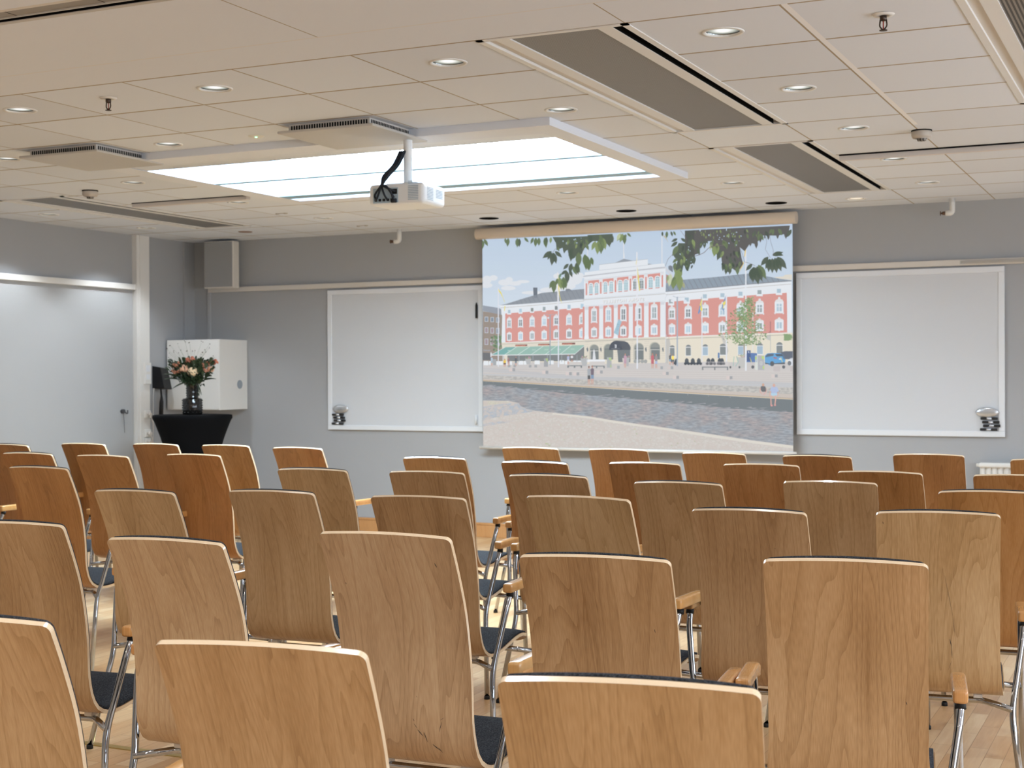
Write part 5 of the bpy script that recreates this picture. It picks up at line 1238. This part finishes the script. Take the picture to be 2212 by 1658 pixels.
def pm(name, noise):
    m = bpy.data.materials.new(name); m.use_nodes = True; t = NT(m)
    at_ = t.n('ShaderNodeAttribute', attribute_name='Col'); c = at_.outputs['Color']
    t.p.inputs['Base Color'].default_value = (.04, .04, .04, 1); t.p.inputs['Roughness'].default_value = .9; t.p.inputs['Specular IOR Level'].default_value = .1
    if noise:
        tc = t.n('ShaderNodeTexCoord'); mp = t.n('ShaderNodeMapping'); t.l(tc.outputs['Object'], mp.inputs[0])
        if noise == 'water':
            mp.inputs['Scale'].default_value = (16, 1, 110); mp.inputs['Rotation'].default_value = (0, .07, 0)
            n1 = t.n('ShaderNodeTexNoise', i_Scale=1.0, i_Detail=3.0, i_Roughness=.7); t.l(mp.outputs[0], n1.inputs['Vector'])
            mp2 = t.n('ShaderNodeMapping'); t.l(tc.outputs['Object'], mp2.inputs[0]); mp2.inputs['Scale'].default_value = (5, 1, 9)
            n2 = t.n('ShaderNodeTexNoise', i_Scale=1.0, i_Detail=2.0); t.l(mp2.outputs[0], n2.inputs['Vector'])
            tint = t.ramp(n2.outputs[0], [(.35, srgb(168, 178, 190)), (.5, srgb(172, 173, 178)), (.62, srgb(184, 170, 170))])
            c = t.mix(t.ramp(n1.outputs[0], [(.38, (0, 0, 0, 1)), (.62, (1, 1, 1, 1))]), srgb(138, 142, 148), tint)
            hi = t.ramp(n1.outputs[0], [(.64, (0, 0, 0, 1)), (.72, (1, 1, 1, 1))]); c = t.mix(hi, c, srgb(206, 206, 210))
        elif noise == 'cobble':
            mp.inputs['Scale'].default_value = (34, 1, 60); mp.inputs['Rotation'].default_value = (0, -.25, 0)
            v = t.n('ShaderNodeTexVoronoi', feature='DISTANCE_TO_EDGE', i_Scale=1.0); t.l(mp.outputs[0], v.inputs['Vector'])
            v2 = t.n('ShaderNodeTexVoronoi', i_Scale=1.0); t.l(mp.outputs[0], v2.inputs['Vector'])
            e_ = t.ramp(v.outputs['Distance'], [(.0, (.84, .84, .80, 1)), (.10, (1, 1, 1, 1))]); c = t.mix(1.0, c, e_, 'MULTIPLY')
            sv = t.n('ShaderNodeSeparateColor'); t.l(v2.outputs['Color'], sv.inputs[0]); c = t.mix(sv.outputs[0], c, srgb(206, 196, 190))
        elif noise == 'stone':
            mp.inputs['Scale'].default_value = (30, 1, 60)
            n1 = t.n('ShaderNodeTexNoise', i_Scale=1.0, i_Detail=4.0); t.l(mp.outputs[0], n1.inputs['Vector'])
            c = t.mix(t.ramp(n1.outputs[0], [(.4, (0, 0, 0, 1)), (.6, (1, 1, 1, 1))]), srgb(176, 174, 172), srgb(202, 199, 194))
        elif noise == 'roof':
            mp.inputs['Rotation'].default_value = (0, .5, 0)
            s_ = t.n('ShaderNodeSeparateXYZ'); t.l(mp.outputs[0], s_.inputs[0])
            f_ = t.math('LESS_THAN', t.math('FRACT', t.math('MULTIPLY', s_.outputs[0], 26.0)), .16); c = t.mix(f_, c, srgb(134, 142, 152))
    t.l(c, t.p.inputs['Emission Color']); t.p.inputs['Emission Strength'].default_value = PIC_GAIN
    return m
PIC_GAIN = .93
me = bpy.data.meshes.new('projected_picture'); pc.bm.to_mesh(me); pc.bm.free()
for nm, q in (('picture_flat', None), ('picture_water', 'water'), ('picture_stone', 'stone'), ('picture_cobbles', 'cobble'), ('picture_roof', 'roof')): me.materials.append(pm(nm, q))
po = bpy.data.objects.new('projected_picture', me); COL.objects.link(po); po.parent = scr; po['label'] = 'projected picture of the waterfront building'
# ------------------------------------------------------------------ chairs
PROF = catmull([(0, 0, 1.012), (0, .046, .925), (0, .088, .83), (0, .114, .73), (0, .127, .64), (0, .132, .55), (0, .141, .49), (0, .166, .445), (0, .212, .420), (0, .27, .415), (0, .36, .425), (0, .46, .440), (0, .54, .443), (0, .59, .430), (0, .612, .408)], 4)
SL = [0.0]
for i in range(1, len(PROF)): SL.append(SL[-1] + (PROF[i] - PROF[i-1]).length)
TOT = SL[-1]
def at_s(s):
    s = max(0, min(TOT, s))
    for i in range(1, len(SL)):
        if s <= SL[i] + 1e-9:
            t_ = (s - SL[i-1]) / (SL[i] - SL[i-1]); return PROF[i-1].lerp(PROF[i], t_), (PROF[i] - PROF[i-1]).normalized()
    return PROF[-1], (PROF[-1] - PROF[-2]).normalized()
def half_w(s, inset=0.0, s0=0.0, s1=None, r0=.015, r1=.05):
    s1 = TOT if s1 is None else s1
    u = s / TOT
    W = .186 + .018 * max(0, min(1, (u - .45) / .25)) - inset
    d = s - s0
    if d < r0: W = W - r0 + math.sqrt(max(0, r0*r0 - (r0 - d)**2))
    d = s1 - s
    if d < r1: W = W - r1 + math.sqrt(max(0, r1*r1 - (r1 - d)**2))
    return W
def svals(a, b, r0, r1):
    v = [a + r0*(1 - math.cos(PI/2*k/5)) for k in range(5)]
    n = 34
    v += [a + r0 + (b - r1 - a - r0)*k/n for k in range(n)]
    v += [b - r1*math.cos(PI/2*k/6) if k else b - r1 for k in range(7)]
    v[-1] = b
    return v
def shell_mesh(bm, a, b, o0, o1, inset, r0, r1, NX=12, crown=0.0, puff=0.0, edge=1):
    """sheet following the seat profile between s=a and b, offsets o0..o1 along the front/top normal"""
    uv = bm.loops.layers.uv.new('UVMap') if not bm.loops.layers.uv.active else bm.loops.layers.uv.active
    S = svals(a, b, r0, r1); A, B = [], []
    for i, s in enumerate(S):
        c, tg = at_s(s); nn = Vector((0, -tg.z, tg.y)); nn = nn if True else nn
        W = half_w(s, inset, a, b, r0, r1); ra, rb = [], []
        for k in range(NX + 1):
            f = -1 + 2*k/NX; x = f*W
            pf = puff * (1 - f**6) * min(1, (s-a)/.012 + .25) * min(1, (b-s)/.02 + .2)
            cz = crown * (1 - f*f) * max(0, 1 - (s - a)/.10)
            yy = .006 * (x/.186)**2 * max(0, 1 - s/.5)
            ra.append(bm.verts.new((x, c.y + nn.y*o0 + yy, c.z + nn.z*o0 + cz)))
            rb.append(bm.verts.new((x, c.y + nn.y*(o1+pf) + yy, c.z + nn.z*(o1+pf) + cz)))
        A.append(ra); B.append(rb)
    def face(vs, uvs, mi):
        fc = bm.faces.new(vs); fc.material_index = mi; fc.smooth = mi != edge
        for lp, q in zip(fc.loops, uvs): lp[uv].uv = q
    for i in range(len(S) - 1):
        for k in range(NX):
            for G, fl in ((A, 0), (B, 1)):
                q = [(G[i][k], S[i]), (G[i][k+1], S[i]), (G[i+1][k+1], S[i+1]), (G[i+1][k], S[i+1])]
                face([v for v, _ in q], [(v.co.x + fl*3, s_) for v, s_ in q], 0)
        for k in (0, NX):
            face([A[i][k], A[i+1][k], B[i+1][k], B[i][k]], [(0, S[i]), (0, S[i+1]), (1, S[i+1]), (1, S[i])], edge)
    for i in (0, len(S) - 1):
        for k in range(NX):
            face([A[i][k], A[i][k+1], B[i][k+1], B[i][k]], [(0, 0), (0, 1), (1, 1), (1, 0)], edge)

def sharp(bm):
    for e in bm.edges:
        if len({f.material_index for f in e.link_faces}) > 1: e.smooth = False
def oriented(bm):
    bmesh.ops.recalc_face_normals(bm, faces=bm.faces)

ARM_X, ARM_W = .260, .0185
def make_chair(name, high):
    t_ = thing(name, 'x', 'chair')
    bm = bmesh.new(); shell_mesh(bm, 0, TOT, 0,   .0115, 0, .015, .05, crown=.006)
    sharp(bm); obj('seat_shell', bm, [M['veneer'], M['plyedge']], t_)
    bm = bmesh.new()
    if high: shell_mesh(bm, .0015, TOT - .012, .0117, .020, .004, .018, .045, crown=.007, puff=.005, edge=0)
    else: shell_mesh(bm, .034, TOT - .012, .0117, .018, .005, .018, .045, crown=.004, puff=.006, edge=0)
    p_ = obj('upholstery_pad', bm, M['wool'], t_, smooth=True); p_['label'] = 'charcoal wool pad'
    for s in (-1, 1):
        bm = bmesh.new(); tube(bm, fillet([(s*.265, .075, .014), (s*.222, .168, .372), (s*.258, .232, .61), (s*ARM_X, .262, .662)], .045, 6), .0108, 12)
        l = obj('leg', bm, M['chrome'], t_, smooth=True)
        bm = bmesh.new(); lathe(bm, [(.001, 0), (.0130, 0), (.0130, .012), (.011, .016)], (s*.266, .073, 0), n=14); obj('foot_cap', bm, M['rubber'], l)
        bm = bmesh.new(); tube(bm, [(s*.261, .249, .638), (s*ARM_X, .255, .652)], .0135, 12); obj('rubber_sleeve', bm, M['rubber'], l)
        bm = bmesh.new(); tube(bm, fillet([(s*.266, .575, .014), (s*.266, .535, .40), (s*.260, .50, .61), (s*ARM_X, .462, .662)], .045, 6), .0108, 12)
        l = obj('leg', bm, M['chrome'], t_, smooth=True)
        bm = bmesh.new(); lathe(bm, [(.001, 0), (.0130, 0), (.0130, .012), (.011, .016)], (s*.266, .577, 0), n=14); obj('foot_cap', bm, M['rubber'], l)
        # armrest
        bm = bmesh.new(); n = 20; rings = []
        st = [(.222, .55, .0), (.2225, .80, .0), (.226, .93, 0), (.234, 1, 0), (.26, 1, 0), (.33, 1, 0), (.40, 1, 0), (.445, 1, -.002), (.475, 1, -.007), (.497, .97, -.014), (.508, .85, -.02), (.512, .6, -.022)]
        for (y, sc, dz) in st:
            r = []
            for k in range(n):
                a = 2*PI*k/n; c, q = math.cos(a), math.sin(a); e = .42
                r.append(bm.verts.new((s*ARM_X + ARM_W*sc*abs(c)**e*(1 if c >= 0 else -1), y, .672 + dz + .0175*sc*abs(q)**e*(1 if q >= 0 else -1))))
            rings.append(r)
        for i in range(len(rings) - 1):
            for k in range(n): bm.faces.new((rings[i][k], rings[i][(k+1) % n], rings[i+1][(k+1) % n], rings[i+1][k])).smooth = True
        bm.faces.new(rings[0]); bm.faces.new(rings[-1]); obj('armrest', bm, M['armwood'], t_)
    bm = bmesh.new(); tube(bm, fillet([(-.225, .165, .386), (-.135, .245, .394), (.135, .245, .394), (.225, .165, .386)], .02, 4), .0105, 12)
    obj('crossbar', bm, M['chrome'], t_, smooth=True)
    bm = bmesh.new(); tube(bm, fillet([(-.266, .538, .385), (-.16, .47, .405), (.16, .47, .405), (.266, .538, .385)], .02, 4), .0105, 12)
    obj('crossbar', bm, M['chrome'], t_, smooth=True)
    for x in (-.12, .12):
        bm = bmesh.new(); box(bm, x-.014, x+.014, .228, .262, .403, .416); obj('seat_bracket', bm, M['trimwhite'], t_, bevel=.003)
        bm = bmesh.new(); box(bm, x-.02, x+.02, .45, .49, .392, .438); obj('seat_bracket', bm, M['trimwhite'], t_, bevel=.003)
    return t_
HI = make_chair('conference_chair', True); LO = make_chair('conference_chair', False)
ROWS = [
 ('in the farthest row', [
  (-6.95, 6.97, 0, 1, 'cut off at the left edge of the picture'),
  (-6.572, 7.262, -.7, 0, 'alone under the wall hook'),
  (-6.08, 7.389, -.9, 0, 'before the white cable post'),
  (-5.539, 7.411, -1.1, 0, 'below the black table, nearest it on the right'),
  (-4.913, 7.289, -2.9, 0, 'alone before the bare grey wall'),
  (-3.577, 7.782, -.5, 0, 'under the left end of the screen'),
  (-3.017, 7.792, -1.2, 0, 'under the middle of the screen'),
  (-2.379, 7.6, -3.6, 0, 'under the right half of the screen'),
  (-1.785, 7.522, -2.5, 1, 'just right of the screen, dark pad edge'),
  (-1.263, 7.863, 1.0, 0, 'left of the radiator under the whiteboard'),
  (-.63, 7.595, 2, 0, 'right of the radiator at the picture edge')]),
 ('in the second farthest row', [
  (-6.66, 6.15, 2, 0, 'outside the left edge, armrest showing'),
  (-6.031, 6.205, 1.0, 1, 'at the left edge of the picture'),
  (-5.445, 6.165, -.1, 0, 'before the gap left of the cable post'),
  (-5.035, 6.44, .6, 0, 'below the white cable post'),
  (-3.615, 6.647, 1.6, 1, 'standing before bare wall left of the screen'),
  (-2.961, 6.488, -2.1, 1, 'under the left end of the screen'),
  (-2.423, 6.612, .8, 0, 'below the middle of the screen'),
  (-1.860, 6.70, 1.6, 0, 'below the right end of the screen'),
  (-1.235, 6.374, -1.5, 0, 'under the middle of the right whiteboard'),
  (-.65, 6.366, 1, 0, 'below the radiator at the right')]),
 ('in the third farthest row', [
  (-5.015, 5.226, .5, 1, 'leftmost, showing its blue-grey seat'),
  (-3.690, 5.595, 2.5, 1, 'with curly grain and one armrest showing'),
  (-3.108, 5.641, 3.9, 0, 'left of the aisle gap'),
  (-2.502, 5.618, .2, 1, 'below the left end of the screen'),
  (-1.851, 5.432, .2, 1, 'with wavy pointed grain'),
  (-1.301, 5.706, 5.8, 0, 'with plain reddish grain under the right whiteboard'),
  (-.65, 5.434, 5, 1, 'cut off at the right edge')]),
 ('in the fourth farthest row', [
  (-3.616, 4.265, 2.2, 1, 'leftmost, its left leg visible to the floor'),
  (-3.118, 4.447, 3.2, 1, 'with long flowing vertical grain'),
  (-2.491, 4.454, 4.7, 0, 'left of the gap with dark seats'),
  (-1.790, 4.250, -2.5, 0, 'right of the gap, V-shaped grain'),
  (-1.264, 4.399, 2.2, 1, 'with knot at the top and dark scuff'),
  (-.703, 4.55, 8.0, 1, 'with diagonal grain and thin black scratches')]),
 ('in the second nearest row', [
  (-3.158, 3.172, 8.3, 1, 'at the left edge with dark seat showing'),
  (-2.446, 3.0, 2.2, 1, 'leaning away with slanted grain, left of centre'),
  (-1.815, 3.066, 2, 0, 'pale, in the middle with black scuff marks'),
  (-1.272, 3.12, 6.5, 1, 'with swirling knot and dark pad edge'),
  (-.715, 3.283, 9.5, 1, 'with straight vertical grain, right of centre')]),
 ('in the nearest row', [
  (-1.985, 1.867, 10.6, 1, 'cut off at the lower left corner'),
  (-1.343, 1.873, 8.9, 0, 'left of centre, only its back showing'),
  (-.708, 1.854, 10.8, 1, 'right of centre with thick pale top edge')]),
]
CHAIRS = {}
used = {True: False, False: False}
for ri, (rl, lst) in enumerate(ROWS):
    for ci, (x, y, rz, hi, what) in enumerate(lst):
        hi = bool(hi); src = HI if hi else LO
        o = copy_tree(src) if used[hi] else src
        used[hi] = True
        o.location = (x, y, 0); o.rotation_euler = (0, 0, math.radians(rz))
        o['label'] = 'plywood armchair %s, %s' % (rl, what)
        o['group'] = 'chrome and plywood chairs ' + rl
        CHAIRS[(ri, ci)] = o

# a few chairs differ: paler veneer, slightly taller, scuffed
def restyle(o, mt, zs=1.0, marks=()):
    o.scale = (1, 1, zs)
    for ch in o.children:
        if not ch.name.startswith('seat_shell'): continue
        me_ = ch.data.copy(); me_.materials[0] = mt; me_.materials.append(M['scuff'])
        if marks:
            bm = bmesh.new(); bm.from_mesh(me_)
            for (x0_, s0_, x1_, s1_, w_) in marks:
                pa, ta = at_s(s0_); pb, tb = at_s(s1_)
                def q(x, pp, tg): return Vector((x, pp.y + tg.z*.0008 + .006*(x/.186)**2*max(0, 1 - s0_/.5), pp.z - tg.y*.0008))
                A, B = q(x0_, pa, ta), q(x1_, pb, tb); d = (B - A); sd = d.cross(Vector((0, 1, 0))).normalized()*w_/2
                f = bm.faces.new([bm.verts.new(v) for v in (A - sd*.4, A + sd*.4, (A+B)/2 + sd, B + sd*.3, B - sd*.3, (A+B)/2 - sd)]); f.material_index = 2
            bm.to_mesh(me_); bm.free()
        ch.data = me_
restyle(CHAIRS[(4, 2)], M['veneer_pale'], 1.036, [(.03, .515, .045, .53, .0022), (.048, .52, .056, .545, .0018), (.02, .50, .03, .512, .0012), (.10, .49, .092, .515, .0016), (.096, .485, .108, .478, .0008), (.07, .55, .088, .565, .0022), (.085, .558, .094, .572, .0014), (.018, .488, .022, .494, .0014), (.03, .43, .032, .434, .001), (.13, .07, .134, .082, .0022), (-.14, .14, -.139, .146, .0016)])
restyle(CHAIRS[(3, 3)], M['veneer'], 1.036)
restyle(CHAIRS[(4, 1)], M['veneer_pale'])
restyle(CHAIRS[(4, 3)], M['veneer'], 1.0, [(.13, .19, .131, .20, .0016), (-.02, .42, -.019, .425, .0014)])
restyle(CHAIRS[(4, 4)], M['veneer'], 1.0, [(.135, .36, .137, .368, .002), (-.02, .60, -.012, .594, .002)])
restyle(CHAIRS[(3, 5)], M['veneer'], 1.0, [(.02, .22, .045, .36, .0009), (.045, .36, .05, .42, .0008), (.035, .43, .04, .455, .0022), (.04, .455, .042, .49, .0016), (.04, .50, .03, .53, .0008), (-.165, .03, -.163, .04, .0018)])
restyle(CHAIRS[(3, 4)], M['veneer'], 1.0, [(.10, .40, .103, .37, .0022), (.075, .13, .076, .135, .0014)])

FAR_SHADE = {}  # far-row shell copies, light difference painted as darker, more orange veneer
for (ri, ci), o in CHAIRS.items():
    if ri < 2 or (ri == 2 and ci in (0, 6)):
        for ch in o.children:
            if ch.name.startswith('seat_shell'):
                if ch.data.name not in FAR_SHADE:
                    me_ = ch.data.copy(); me_.materials[0] = M['veneer_far_shade']; FAR_SHADE[ch.data.name] = me_
                ch.data = FAR_SHADE[ch.data.name]
